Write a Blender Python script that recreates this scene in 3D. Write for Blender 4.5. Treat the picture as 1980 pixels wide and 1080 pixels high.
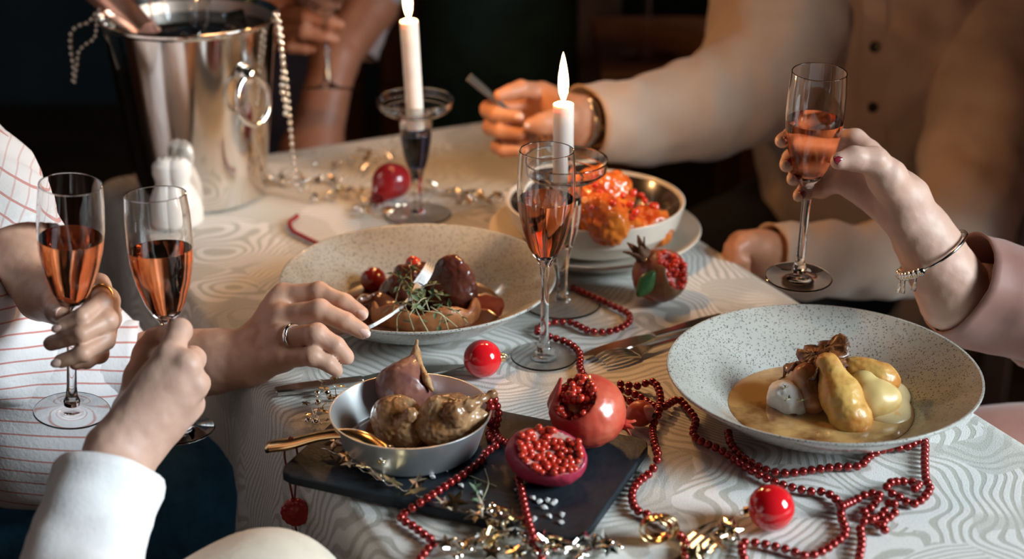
import bpy, bmesh, math, random
import numpy as np
from mathutils import Vector, Matrix, noise as mnoise, Quaternion

for o in list(bpy.data.objects):
    bpy.data.objects.remove(o)
random.seed(7)
rng = np.random.default_rng(7)
SC = bpy.context.scene
COL = SC.collection

# ------------------------------------------------------------------ camera
FPX = 3200.0
PITCH = math.radians(23.3)
CAM = Vector((0.0, -1.51, 1.40))
FWD = Vector((0, math.cos(PITCH), -math.sin(PITCH)))
UPV = Vector((0, math.sin(PITCH), math.cos(PITCH)))
cam = bpy.data.cameras.new('camera')
cam.sensor_fit = 'HORIZONTAL'; cam.sensor_width = 36.0
cam.lens = 36.0 * FPX / 1980.0
cam.clip_start = 0.05
cam.dof.use_dof = True
cam.dof.focus_distance = 1.37
cam.dof.aperture_fstop = 3.6
camo = bpy.data.objects.new('camera', cam)
COL.objects.link(camo)
camo.location = CAM
camo.rotation_euler = (math.pi / 2 - PITCH, 0, 0)
SC.camera = camo

def U(px, py, d):
    """point at picture position px,py and distance d along the view axis"""
    return CAM + FWD * d + Vector(((px - 990) / FPX * d, 0, 0)) + UPV * (-(py - 540) / FPX * d)
def T(px, py, z=0.75):
    """point of the horizontal plane z under picture position px,py"""
    r = FWD + Vector(((px - 990) / FPX, 0, 0)) + UPV * (-(py - 540) / FPX)
    return CAM + r * ((z - CAM.z) / r.z)
def depth(p):
    return (Vector(p) - CAM).dot(FWD)

# ------------------------------------------------------------------ world, light, exposure
W = bpy.data.worlds.new('World'); SC.world = W
W.use_nodes = True
W.node_tree.nodes['Background'].inputs[0].default_value = (0.25, 0.5, 0.62, 1)
W.node_tree.nodes['Background'].inputs[1].default_value = 0.03
SC.view_settings.view_transform = 'Standard'
SC.view_settings.look = 'None'
SC.view_settings.gamma = 1
SC.view_settings.use_curve_mapping = False
SC.view_settings.exposure = 0.0

def area(name, loc, target, sx, sy, power, color):
    l = bpy.data.lights.new(name, 'AREA'); l.shape = 'RECTANGLE'
    l.size = sx; l.size_y = sy; l.energy = power; l.color = color
    o = bpy.data.objects.new(name, l); COL.objects.link(o)
    o.location = loc
    o.rotation_euler = (Vector(target) - Vector(loc)).to_track_quat('-Z', 'Y').to_euler()
    return o
wl = area('window_daylight', (2.72, -1.15, 1.95), (0.0, -0.62, 0.80), 1.1, 1.3, 40, (0.80, 0.93, 1.0))
wl.data.spread = math.radians(78)   # beam narrowed to keep daylight off the far diner's shirt
area('added_warm_fill', (-0.1, 1.0, 2.52), (0.2, 0.1, 0.75), 0.5, 0.5, 6, (1.0, 0.50, 0.22))  # unseen source added for general warm fill

# ------------------------------------------------------------------ material helpers
def newmat(name):
    m = bpy.data.materials.new(name); m.use_nodes = True
    nt = m.node_tree
    return m, nt, nt.nodes['Principled BSDF']
def node(nt, typ, **kw):
    n = nt.nodes.new(typ)
    for k, v in kw.items():
        setattr(n, k, v)
    return n
def ramp(nt, fac, stops, interp='LINEAR'):
    r = node(nt, 'ShaderNodeValToRGB'); r.color_ramp.interpolation = interp
    e = r.color_ramp.elements
    while len(e) < len(stops): e.new(0.5)
    for i, (p, c) in enumerate(stops):
        e[i].position = p
        e[i].color = (c[0], c[1], c[2], 1) if not isinstance(c, (int, float)) else (c, c, c, 1)
    nt.links.new(fac, r.inputs[0])
    return r.outputs[0]
def noise_tex(nt, scale, detail=4, rough=0.55, dist=0.0, vec=None):
    n = node(nt, 'ShaderNodeTexNoise')
    n.inputs['Scale'].default_value = scale; n.inputs['Detail'].default_value = detail
    n.inputs['Roughness'].default_value = rough; n.inputs['Distortion'].default_value = dist
    if vec is None:
        tc = node(nt, 'ShaderNodeTexCoord'); vec = tc.outputs['Object']
    nt.links.new(vec, n.inputs['Vector'])
    return n.outputs[0]
def mathn(nt, op, a, b=None, c=None):
    n = node(nt, 'ShaderNodeMath', operation=op)
    for i, v in enumerate((a, b, c)):
        if v is None: continue
        if isinstance(v, (int, float)): n.inputs[i].default_value = v
        else: nt.links.new(v, n.inputs[i])
    return n.outputs[0]
def mixc(nt, fac, a, b):
    n = node(nt, 'ShaderNodeMix', data_type='RGBA')
    for sock, v in ((n.inputs[0], fac), (n.inputs[6], a), (n.inputs[7], b)):
        if isinstance(v, (int, float)): sock.default_value = v
        elif isinstance(v, tuple): sock.default_value = (*v[:3], 1)
        else: nt.links.new(v, sock)
    return n.outputs[2]
def bump(nt, b, h, strength=0.3, dist=0.002):
    n = node(nt, 'ShaderNodeBump'); n.inputs['Strength'].default_value = strength
    n.inputs['Distance'].default_value = dist
    nt.links.new(h, n.inputs['Height']); nt.links.new(n.outputs[0], b.inputs['Normal'])
def mat(name, col, rough=0.5, metal=0.0, col2=None, scale=40, trans=0.0, ior=1.45, spec=0.5,
        sss=0.0, bumps=0.0, bscale=None, coat=0.0, lo=0.35, hi=0.65, detail=5, emit=None, sheen=0.0):
    m, nt, b = newmat(name)
    b.inputs['Roughness'].default_value = rough
    b.inputs['Metallic'].default_value = metal
    b.inputs['Transmission Weight'].default_value = trans
    b.inputs['IOR'].default_value = ior
    b.inputs['Specular IOR Level'].default_value = spec
    b.inputs['Coat Weight'].default_value = coat
    b.inputs['Sheen Weight'].default_value = sheen
    if sss:
        b.inputs['Subsurface Weight'].default_value = sss
        b.inputs['Subsurface Radius'].default_value = (1.0, 0.35, 0.2)
        b.inputs['Subsurface Scale'].default_value = 0.006
    f = noise_tex(nt, scale, detail)
    c2 = col2 if col2 else tuple(min(1, x * 1.12 + 0.004) for x in col)
    if trans < 0.5:
        nt.links.new(ramp(nt, f, [(lo, col), (hi, c2)]), b.inputs['Base Color'])
    else:
        b.inputs['Base Color'].default_value = (*col, 1)
    if bumps:
        bump(nt, b, noise_tex(nt, bscale or scale * 3, 4), bumps)
    if emit:
        b.inputs['Emission Color'].default_value = (*emit[:3], 1)
        b.inputs['Emission Strength'].default_value = emit[3]
    return m

M = {}
M['skin_light'] = mat('skin_light', (0.53, 0.315, 0.235), 0.5, col2=(0.61, 0.38, 0.29), scale=35, sss=0.12, bumps=0.12, bscale=260)
M['skin_warm'] = mat('skin_warm', (0.50, 0.28, 0.19), 0.45, col2=(0.60, 0.35, 0.25), scale=35, sss=0.12, bumps=0.12, bscale=260)
M['skin_ruddy'] = mat('skin_ruddy', (0.50, 0.22, 0.12), 0.45, col2=(0.58, 0.28, 0.16), scale=35, sss=0.12, bumps=0.12, bscale=260)
M['skin_dark'] = mat('skin_dark', (0.26, 0.11, 0.065), 0.5, col2=(0.32, 0.14, 0.085), scale=35, sss=0.1)
M['nail'] = mat('nail', (0.72, 0.47, 0.40), 0.25)
M['nail_red'] = mat('nail_red', (0.17, 0.012, 0.02), 0.18, coat=0.6)
M['glass'] = mat('clear_glass', (1, 1, 1), 0.0, trans=1.0, ior=1.47)
M['glass_blue'] = mat('blue_glass', (0.16, 0.28, 0.72), 0.0, trans=1.0, ior=1.45)
M['rose'] = mat('rose_wine', (0.96, 0.34, 0.15), 0.0, trans=1.0, ior=1.33)
M['steel'] = mat('polished_steel', (0.72, 0.70, 0.67), 0.12, 1.0, scale=8)
M['steel_dark'] = mat('cutlery_steel', (0.55, 0.54, 0.52), 0.2, 1.0, scale=20)
M['silver'] = mat('silver', (0.85, 0.84, 0.8), 0.13, 1.0)
M['satin'] = mat('satin_silver', (0.42, 0.43, 0.43), 0.42, 0.9)
M['gold'] = mat('gold_foil', (0.86, 0.62, 0.32), 0.2, 1.0, scale=60)
M['foilstar'] = mat('star_foil', (0.72, 0.60, 0.46), 0.18, 1.0, scale=60)
M['brass'] = mat('brass', (0.80, 0.48, 0.20), 0.2, 1.0, col2=(0.86, 0.58, 0.28), scale=20)
M['pan'] = mat('brushed_pan_steel', (0.60, 0.62, 0.63), 0.38, 0.85, scale=15, bumps=0.05, bscale=90)
M['bead'] = mat('red_pearl_bead', (0.24, 0.010, 0.009), 0.2, 0.5, col2=(0.32, 0.02, 0.015), coat=0.5)
M['bead_silver'] = mat('silver_bead', (0.85, 0.8, 0.72), 0.12, 1.0)
M['thread'] = mat('red_thread', (0.16, 0.015, 0.015), 0.7)
M['bauble'] = mat('red_bauble', (0.62, 0.006, 0.012), 0.12, col2=(0.66, 0.012, 0.016), coat=0.8)
M['wax'] = mat('candle_wax', (0.86, 0.78, 0.72), 0.4, sss=0.4)
M['wick'] = mat('wick', (0.02, 0.015, 0.01), 0.9)
M['seal'] = mat('sealing_wax', (0.32, 0.012, 0.015), 0.3, coat=0.4)
M['slate'] = mat('slate', (0.008, 0.013, 0.018), 0.5, spec=0.35, col2=(0.016, 0.023, 0.03), scale=25, bumps=0.35, bscale=120)
M['white_ceramic'] = mat('white_ceramic', (0.78, 0.77, 0.74), 0.2, coat=0.3)
M['wood_dark'] = mat('dark_wood', (0.075, 0.032, 0.018), 0.45, col2=(0.12, 0.052, 0.028), scale=12)
M['rosegold'] = mat('rose_gold_foil', (0.80, 0.42, 0.30), 0.26, 0.75, col2=(0.84, 0.48, 0.36), scale=30)
M['pinkcap'] = mat('pink_paper_capsule', (0.80, 0.42, 0.32), 0.5)
M['bottle'] = mat('green_bottle_glass', (0.10, 0.16, 0.07), 0.05, trans=0.8, ior=1.5)
M['shirt_beige'] = mat('beige_shirt_cotton', (0.50, 0.36, 0.27), 0.85, col2=(0.56, 0.41, 0.31), scale=20, bumps=0.2, bscale=300, sheen=0.2)
M['shirt_pale'] = mat('pale_cotton', (0.66, 0.64, 0.64), 0.85, col2=(0.72, 0.70, 0.70), scale=20, bumps=0.2, bscale=300)
M['cuff_white'] = mat('white_cotton', (0.74, 0.72, 0.72), 0.85, bumps=0.2, bscale=300)
M['blouse'] = mat('rust_blouse_satin', (0.27, 0.12, 0.095), 0.55, col2=(0.34, 0.165, 0.13), scale=14, sheen=0.3)
M['button'] = mat('black_button', (0.01, 0.01, 0.012), 0.3)
M['jeans'] = mat('blue_denim', (0.018, 0.10, 0.20), 0.9, col2=(0.028, 0.14, 0.27), scale=60, bumps=0.3, bscale=400)
M['dark_cloth'] = mat('dark_trouser_cloth', (0.008, 0.010, 0.013), 0.9, scale=60)
M['teal_cloth'] = mat('dark_teal_cloth', (0.006, 0.028, 0.036), 0.9, col2=(0.010, 0.04, 0.05), scale=30)
M['plum_cloth'] = mat('dark_plum_cloth', (0.030, 0.014, 0.016), 0.9, scale=30)
M['cream'] = mat('cream_trouser_cloth', (0.62, 0.54, 0.44), 0.85, bumps=0.2, bscale=300)
M['grey_cloth'] = mat('grey_cloth', (0.30, 0.27, 0.29), 0.85, scale=20)
M['green_leaf'] = mat('green_leaf', (0.03, 0.10, 0.03), 0.4, col2=(0.05, 0.15, 0.05), scale=60)
M['herb'] = mat('herb_green', (0.05, 0.10, 0.045), 0.5, col2=(0.16, 0.22, 0.12), scale=120)
M['herb_stem'] = mat('herb_stem', (0.34, 0.33, 0.20), 0.5)
M['salt'] = mat('salt_flake', (0.58, 0.57, 0.55), 0.4)
M['dark_meat'] = mat('glazed_dark_meat', (0.030, 0.007, 0.005), 0.24, col2=(0.12, 0.032, 0.02), scale=45, bumps=0.5, bscale=90, coat=0.35)
M['onion_cut'] = mat('caramelised_onion', (0.20, 0.06, 0.02), 0.32, col2=(0.52, 0.24, 0.10), scale=55, sss=0.1, bumps=0.3)
M['tomato'] = mat('dark_tomato', (0.17, 0.010, 0.008), 0.18, col2=(0.26, 0.02, 0.012), scale=30, coat=0.6)
M['brown_sauce'] = mat('brown_gravy', (0.070, 0.024, 0.012), 0.10, col2=(0.16, 0.05, 0.022), scale=30, coat=0.6)
M['red_sauce'] = mat('red_gravy', (0.20, 0.030, 0.015), 0.12, col2=(0.30, 0.05, 0.02), scale=50, coat=0.6)
M['yellow_sauce'] = mat('buttery_sauce', (0.16, 0.062, 0.02), 0.12, col2=(0.52, 0.33, 0.13), scale=17, coat=0.7, lo=0.40, hi=0.56, detail=6)
M['mash'] = mat('pale_puree', (0.66, 0.50, 0.26), 0.3, col2=(0.70, 0.34, 0.08), scale=90, lo=0.55, hi=0.72)
M['fish'] = mat('white_fish', (0.74, 0.70, 0.66), 0.4, col2=(0.80, 0.76, 0.72), scale=50, bumps=0.4, sss=0.1)
M['potato'] = mat('golden_potato', (0.62, 0.36, 0.10), 0.32, col2=(0.42, 0.13, 0.02), scale=38, bumps=0.3, sss=0.1, lo=0.42, hi=0.66)
M['potato_pale'] = mat('pale_potato_slice', (0.66, 0.47, 0.19), 0.35, col2=(0.58, 0.27, 0.05), scale=50, sss=0.1, lo=0.5, hi=0.75)
M['crisp'] = mat('crisped_mushroom', (0.045, 0.014, 0.007), 0.35, col2=(0.26, 0.085, 0.022), scale=90, bumps=0.6, coat=0.2)
M['quail'] = mat('roast_quail_skin', (0.20, 0.075, 0.022), 0.26, col2=(0.52, 0.33, 0.18), scale=34, bumps=0.6, bscale=110, coat=0.3, sss=0.05)
M['fig'] = mat('roast_onion_skin', (0.10, 0.035, 0.050), 0.38, col2=(0.30, 0.12, 0.07), scale=28, bumps=0.4, coat=0.2)
M['fig_tip'] = mat('roast_onion_tip', (0.34, 0.16, 0.06), 0.5, col2=(0.46, 0.26, 0.12), scale=80, bumps=0.4)
M['chicken'] = mat('glazed_chicken', (0.42, 0.05, 0.008), 0.24, col2=(0.68, 0.19, 0.022), scale=32, bumps=0.5, bscale=90, coat=0.4, sss=0.05)
M['pepper'] = mat('red_pepper', (0.50, 0.03, 0.012), 0.2, coat=0.5)
M['greens'] = mat('dark_salad', (0.012, 0.03, 0.014), 0.4, col2=(0.03, 0.065, 0.025), scale=60)
M['aril'] = mat('pomegranate_aril', (0.13, 0.003, 0.008), 0.06, trans=0.30, ior=1.36, coat=0.6)
M['rind'] = mat('pomegranate_rind', (0.46, 0.022, 0.020), 0.30, col2=(0.62, 0.14, 0.07), scale=26, bumps=0.15, bscale=140, coat=0.25)
M['rind_dark'] = mat('dark_pomegranate_rind', (0.20, 0.008, 0.012), 0.22, col2=(0.34, 0.015, 0.018), scale=18, coat=0.4)
M['rind_olive'] = mat('olive_pomegranate_rind', (0.13, 0.075, 0.028), 0.34, col2=(0.34, 0.06, 0.035), scale=20, bumps=0.2, coat=0.2)
M['rind_pink'] = mat('pink_pomegranate_rind', (0.34, 0.018, 0.050), 0.34, col2=(0.44, 0.04, 0.08), scale=30, bumps=0.12, bscale=150)
M['pith'] = mat('pomegranate_pith', (0.70, 0.42, 0.34), 0.5, col2=(0.62, 0.13, 0.14), scale=70, bumps=0.4, lo=0.45, hi=0.65)
M['crown'] = mat('dry_crown', (0.11, 0.05, 0.03), 0.6, col2=(0.28, 0.14, 0.07), scale=90)

def speckled(name, base, base2, dark=(0.05, 0.045, 0.04)):
    m, nt, b = newmat(name)
    b.inputs['Roughness'].default_value = 0.22
    b.inputs['Coat Weight'].default_value = 0.4
    tc = node(nt, 'ShaderNodeTexCoord')
    c = ramp(nt, noise_tex(nt, 9, 4), [(0.4, base), (0.62, base2)])
    spot = None
    for sc, th in ((620, 0.24), (340, 0.16), (190, 0.06)):
        v = node(nt, 'ShaderNodeTexVoronoi'); v.inputs['Scale'].default_value = sc
        nt.links.new(tc.outputs['Object'], v.inputs['Vector'])
        sep = node(nt, 'ShaderNodeSeparateColor'); nt.links.new(v.outputs['Color'], sep.inputs[0])
        on = mathn(nt, 'LESS_THAN', sep.outputs[0], 0.42 if sc > 200 else 0.3)
        s = mathn(nt, 'MULTIPLY', mathn(nt, 'LESS_THAN', v.outputs['Distance'], th + 0.1), on)
        spot = s if spot is None else mathn(nt, 'MAXIMUM', spot, s)
    fac = mathn(nt, 'MULTIPLY', spot, 0.75)
    nt.links.new(mixc(nt, fac, c, dark), b.inputs['Base Color'])
    return m
M['plate_cool'] = speckled('speckled_stoneware', (0.39, 0.395, 0.365), (0.46, 0.46, 0.425))
M['bowl_out'] = mat('cream_stoneware', (0.58, 0.52, 0.44), 0.28, col2=(0.63, 0.57, 0.49), coat=0.3)
M['bowl_in'] = mat('dark_glaze', (0.020, 0.013, 0.010), 0.2, coat=0.4)

# tablecloth: woven damask of swirling leaves
def damask():
    m, nt, b = newmat('damask_tablecloth')
    b.inputs['Roughness'].default_value = 0.6
    b.inputs['Sheen Weight'].default_value = 0.15
    tc = node(nt, 'ShaderNodeTexCoord')
    n1 = node(nt, 'ShaderNodeTexNoise'); n1.inputs['Scale'].default_value = 7.0; n1.inputs['Detail'].default_value = 2.0
    nt.links.new(tc.outputs['Object'], n1.inputs['Vector'])
    vm = node(nt, 'ShaderNodeVectorMath', operation='SCALE'); vm.inputs['Scale'].default_value = 0.16
    nt.links.new(n1.outputs['Color'], vm.inputs[0])
    va = node(nt, 'ShaderNodeVectorMath', operation='ADD')
    nt.links.new(tc.outputs['Object'], va.inputs[0]); nt.links.new(vm.outputs[0], va.inputs[1])
    # curving fronds of fine parallel veins, broken into leaves by a cell mask
    sep = node(nt, 'ShaderNodeSeparateXYZ'); nt.links.new(va.outputs[0], sep.inputs[0])
    nlow = noise_tex(nt, 5.0, 1.5)
    def veins(fx, fy, amp, fine):
        ph = mathn(nt, 'ADD', mathn(nt, 'MULTIPLY', sep.outputs[0], fx), mathn(nt, 'MULTIPLY', sep.outputs[1], fy))
        ph = mathn(nt, 'ADD', ph, mathn(nt, 'MULTIPLY', nlow, amp))
        ph = mathn(nt, 'ADD', ph, mathn(nt, 'MULTIPLY', noise_tex(nt, 45, 2), fine))
        return mathn(nt, 'ADD', mathn(nt, 'MULTIPLY', mathn(nt, 'SINE', ph), 0.5), 0.5)
    w1 = veins(520, 210, 230, 1.6); w2 = veins(-240, 560, 210, 1.6)
    vo = node(nt, 'ShaderNodeTexVoronoi'); vo.inputs['Scale'].default_value = 10.0
    nt.links.new(va.outputs[0], vo.inputs['Vector'])
    sc = node(nt, 'ShaderNodeSeparateColor'); nt.links.new(vo.outputs['Color'], sc.inputs[0])
    leafm = ramp(nt, mathn(nt, 'ADD', sc.outputs[0], mathn(nt, 'MULTIPLY', vo.outputs['Distance'], -0.5)), [(0.20, 0.0), (0.24, 1.0)])
    pick = mathn(nt, 'GREATER_THAN', sc.outputs[1], 0.5)
    wv = mathn(nt, 'ADD', mathn(nt, 'MULTIPLY', w1, pick), mathn(nt, 'MULTIPLY', w2, mathn(nt, 'SUBTRACT', 1.0, pick)))
    wv = ramp(nt, wv, [(0.22, 0.0), (0.5, 1.0)])
    pat = mathn(nt, 'MULTIPLY', wv, mathn(nt, 'ADD', mathn(nt, 'MULTIPLY', leafm, 0.65), 0.35))
    sp = noise_tex(nt, 900, 1)
    pat2 = mathn(nt, 'ADD', mathn(nt, 'MULTIPLY', pat, 0.66), mathn(nt, 'MULTIPLY', ramp(nt, sp, [(0.4, 0.0), (0.6, 1.0)]), 0.34))
    nt.links.new(mixc(nt, pat2, (0.40, 0.40, 0.345), (0.80, 0.785, 0.76)), b.inputs['Base Color'])
    bump(nt, b, pat2, 0.35, 0.0012)
    return m
M['damask'] = damask()

def striped(name, base, line, axis, freq, width, axis2=None):
    m, nt, b = newmat(name)
    b.inputs['Roughness'].default_value = 0.85
    tc = node(nt, 'ShaderNodeTexCoord')
    nz = node(nt, 'ShaderNodeTexNoise'); nz.inputs['Scale'].default_value = 9; nz.inputs['Detail'].default_value = 1
    nt.links.new(tc.outputs['Object'], nz.inputs['Vector'])
    def lines(ax):
        d = node(nt, 'ShaderNodeVectorMath', operation='DOT_PRODUCT'); d.inputs[1].default_value = ax
        nt.links.new(tc.outputs['Object'], d.inputs[0])
        p = mathn(nt, 'ADD', mathn(nt, 'MULTIPLY', d.outputs['Value'], freq), mathn(nt, 'MULTIPLY', nz.outputs[0], 1.1))
        return mathn(nt, 'LESS_THAN', mathn(nt, 'FRACT', p), width)
    f = lines(axis)
    if axis2: f = mathn(nt, 'MAXIMUM', f, mathn(nt, 'MULTIPLY', lines(axis2), 0.5))
    nt.links.new(mixc(nt, mathn(nt, 'MULTIPLY', f, 0.85), base, line), b.inputs['Base Color'])
    bump(nt, b, noise_tex(nt, 300, 2), 0.2)
    return m
M['stripes'] = striped('striped_shirt_cotton', (0.68, 0.66, 0.67), (0.48, 0.13, 0.10), (0.10, 0.25, 1.0), 82.0, 0.13)
M['checks'] = striped('striped_sleeve_cotton', (0.68, 0.64, 0.62), (0.50, 0.18, 0.15), (0.5, 0.2, 0.8), 82.0, 0.13, (0.8, 0.2, -0.5))

# ------------------------------------------------------------------ object helpers
def set_props(o, label=None, cat=None, group=None, kind=None):
    if label: o['label'] = label
    if cat: o['category'] = cat
    if group: o['group'] = group
    if kind: o['kind'] = kind
    return o
def thing(name, label, cat, loc=(0, 0, 0), group=None, rot=None):
    o = bpy.data.objects.new(name, None); COL.objects.link(o)
    o.empty_display_size = 0.02
    o.location = loc
    if rot is not None: o.rotation_euler = rot
    return set_props(o, label, cat, group)
def link(name, me, material, parent=None, loc=None, world=True):
    """link a mesh; world=True means its vertices are world coordinates even under a parent"""
    o = bpy.data.objects.new(name, me); COL.objects.link(o)
    if material is not None and not me.materials:
        me.materials.append(material)
    if parent is not None:
        o.parent = parent
        if world:
            p = parent; off = Vector((0, 0, 0))
            while p is not None:
                off += Vector(p.location); p = p.parent
            o.location = -off
    if loc is not None: o.location = loc
    return o
def pymesh(verts, faces, smooth=True):
    me = bpy.data.meshes.new('mesh')
    me.from_pydata([tuple(v) for v in verts], [], [tuple(int(i) for i in f) for f in faces])
    if smooth: me.polygons.foreach_set('use_smooth', [True] * len(me.polygons))
    me.update()
    return me
def recentre(o):
    """put an object's origin at the middle of its mesh base"""
    me = o.data
    co = np.empty(len(me.vertices) * 3); me.vertices.foreach_get('co', co); co = co.reshape(-1, 3)
    c = Vector(((co[:, 0].min() + co[:, 0].max()) / 2, (co[:, 1].min() + co[:, 1].max()) / 2, co[:, 2].min()))
    me.transform(Matrix.Translation(-c)); o.location = Vector(o.location) + c
    return o

def bm_mesh(bm, smooth=False):
    me = bpy.data.meshes.new('mesh'); bmesh.ops.recalc_face_normals(bm, faces=bm.faces)
    bm.to_mesh(me); bm.free()
    if smooth: me.polygons.foreach_set('use_smooth', [True] * len(me.polygons))
    return me
def box_mesh(lo, hi, bev=0.0, seg=2):
    bm = bmesh.new(); bmesh.ops.create_cube(bm, size=1)
    lo = Vector(lo); hi = Vector(hi); c = (lo + hi) / 2; s = hi - lo
    for v in bm.verts: v.co = Vector((v.co.x * s.x, v.co.y * s.y, v.co.z * s.z)) + c
    if bev: bmesh.ops.bevel(bm, geom=list(bm.edges), offset=bev, segments=seg, affect='EDGES', profile=0.5)
    return bm_mesh(bm, bev > 0 and seg > 2)
def tight(prof, lim=24):
    out = [prof[0]]
    for a, p, c in zip(prof[:-2], prof[1:-1], prof[2:]):
        u = Vector((p[0] - a[0], p[1] - a[1])); v = Vector((c[0] - p[0], c[1] - p[1]))
        if u.length > 1e-9 and v.length > 1e-9 and math.degrees(u.angle(v)) > lim:
            d1 = min(.0003, .15 * u.length); d2 = min(.0003, .15 * v.length); un = u.normalized(); vn = v.normalized()
            out += [(p[0] - un.x * d1 * k, p[1] - un.y * d1 * k) for k in (2.5, 1)] + [p] + [(p[0] + vn.x * d2 * k, p[1] + vn.y * d2 * k) for k in (1, 2.5)]
        else: out.append(p)
    return out + [prof[-1]]
def lathe_mesh(prof, n=48, closed=False, smooth=True):
    if not closed: prof = tight(prof)
    vs = []; fs = []; ring = []
    for r, z in prof:
        if r < 1e-6:
            ring.append([len(vs)]); vs.append((0, 0, z))
        else:
            ring.append(list(range(len(vs), len(vs) + n)))
            for i in range(n):
                a = 2 * math.pi * i / n; vs.append((r * math.cos(a), r * math.sin(a), z))
    pairs = list(zip(ring[:-1], ring[1:]))
    if closed: pairs.append((ring[-1], ring[0]))
    for A, B in pairs:
        if len(A) == 1 and len(B) == 1: continue
        for i in range(n):
            j = (i + 1) % n
            if len(A) == 1: fs.append((A[0], B[j], B[i]))
            elif len(B) == 1: fs.append((A[i], A[j], B[0]))
            else: fs.append((A[i], A[j], B[j], B[i]))
    me = pymesh(vs, fs, smooth)
    bm = bmesh.new(); bm.from_mesh(me); bmesh.ops.recalc_face_normals(bm, faces=bm.faces); bm.to_mesh(me); bm.free()
    if smooth: me.polygons.foreach_set('use_smooth', [True] * len(me.polygons))
    return me
def smooth_path(pts, step):
    """Catmull-Rom resample to even spacing"""
    P = [Vector(p) for p in pts]
    P = [P[0] * 2 - P[1]] + P + [P[-1] * 2 - P[-2]]
    out = []
    for i in range(1, len(P) - 2):
        p0, p1, p2, p3 = P[i - 1:i + 3]
        for k in range(24):
            t = k / 24
            out.append(0.5 * ((2 * p1) + (p2 - p0) * t + (2 * p0 - 5 * p1 + 4 * p2 - p3) * t * t + (3 * p1 - p0 - 3 * p2 + p3) * t ** 3))
    out.append(P[-2])
    res = [out[0]]; acc = 0.0
    for a, b in zip(out[:-1], out[1:]):
        L = (b - a).length
        if L < 1e-9: continue
        while acc + L >= step:
            t = (step - acc) / L
            a = a.lerp(b, t); res.append(a.copy()); L = (b - a).length; acc = 0.0
            if L < 1e-9: break
        acc += L
    return res
def tube_mesh(pts, radii, n=12, caps=True, flat=None, wob=0.0, wf=30.0, up=None):
    """sweep a ring along pts; radii one value or one per point; flat=(a,b) scales the section"""
    P = [Vector(p) for p in pts]
    if isinstance(radii, (int, float)): radii = [radii] * len(P)
    T_ = [(P[min(i + 1, len(P) - 1)] - P[max(i - 1, 0)]).normalized() for i in range(len(P))]
    u = Vector(up) if up else (Vector((0, 0, 1)) if abs(T_[0].z) < 0.9 else Vector((1, 0, 0)))
    vs = []; fs = []
    fa, fb = flat if flat else (1, 1)
    for i, p in enumerate(P):
        t = T_[i]; u = (u - t * u.dot(t)).normalized(); v = t.cross(u)
        for k in range(n):
            a = 2 * math.pi * k / n
            r = radii[i]
            q = p + (v * (math.cos(a) * fa) + u * (math.sin(a) * fb)) * r
            if wob:
                q += (q - p).normalized() * (wob * mnoise.noise(q * wf) + 0.5 * wob * mnoise.noise(q * wf * 2.1))
            vs.append(q)
    for i in range(len(P) - 1):
        for k in range(n):
            j = (k + 1) % n
            fs.append((i * n + k, i * n + j, (i + 1) * n + j, (i + 1) * n + k))
    if caps:
        fs.append(tuple(reversed(range(n)))); fs.append(tuple(range((len(P) - 1) * n, len(P) * n)))
    return pymesh(vs, fs)
def interp(xs, n):
    """stretch a short list of numbers to n values"""
    xs = list(xs); out = []
    for i in range(n):
        t = i / max(1, n - 1) * (len(xs) - 1); k = min(int(t), len(xs) - 2); out.append(xs[k] + (xs[k + 1] - xs[k]) * (t - k))
    return out
def axis_matrix(base, top):
    z = (Vector(top) - Vector(base)).normalized()
    q = Vector((0, 0, 1)).rotation_difference(z)
    return Matrix.Translation(Vector(base)) @ q.to_matrix().to_4x4()

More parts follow.
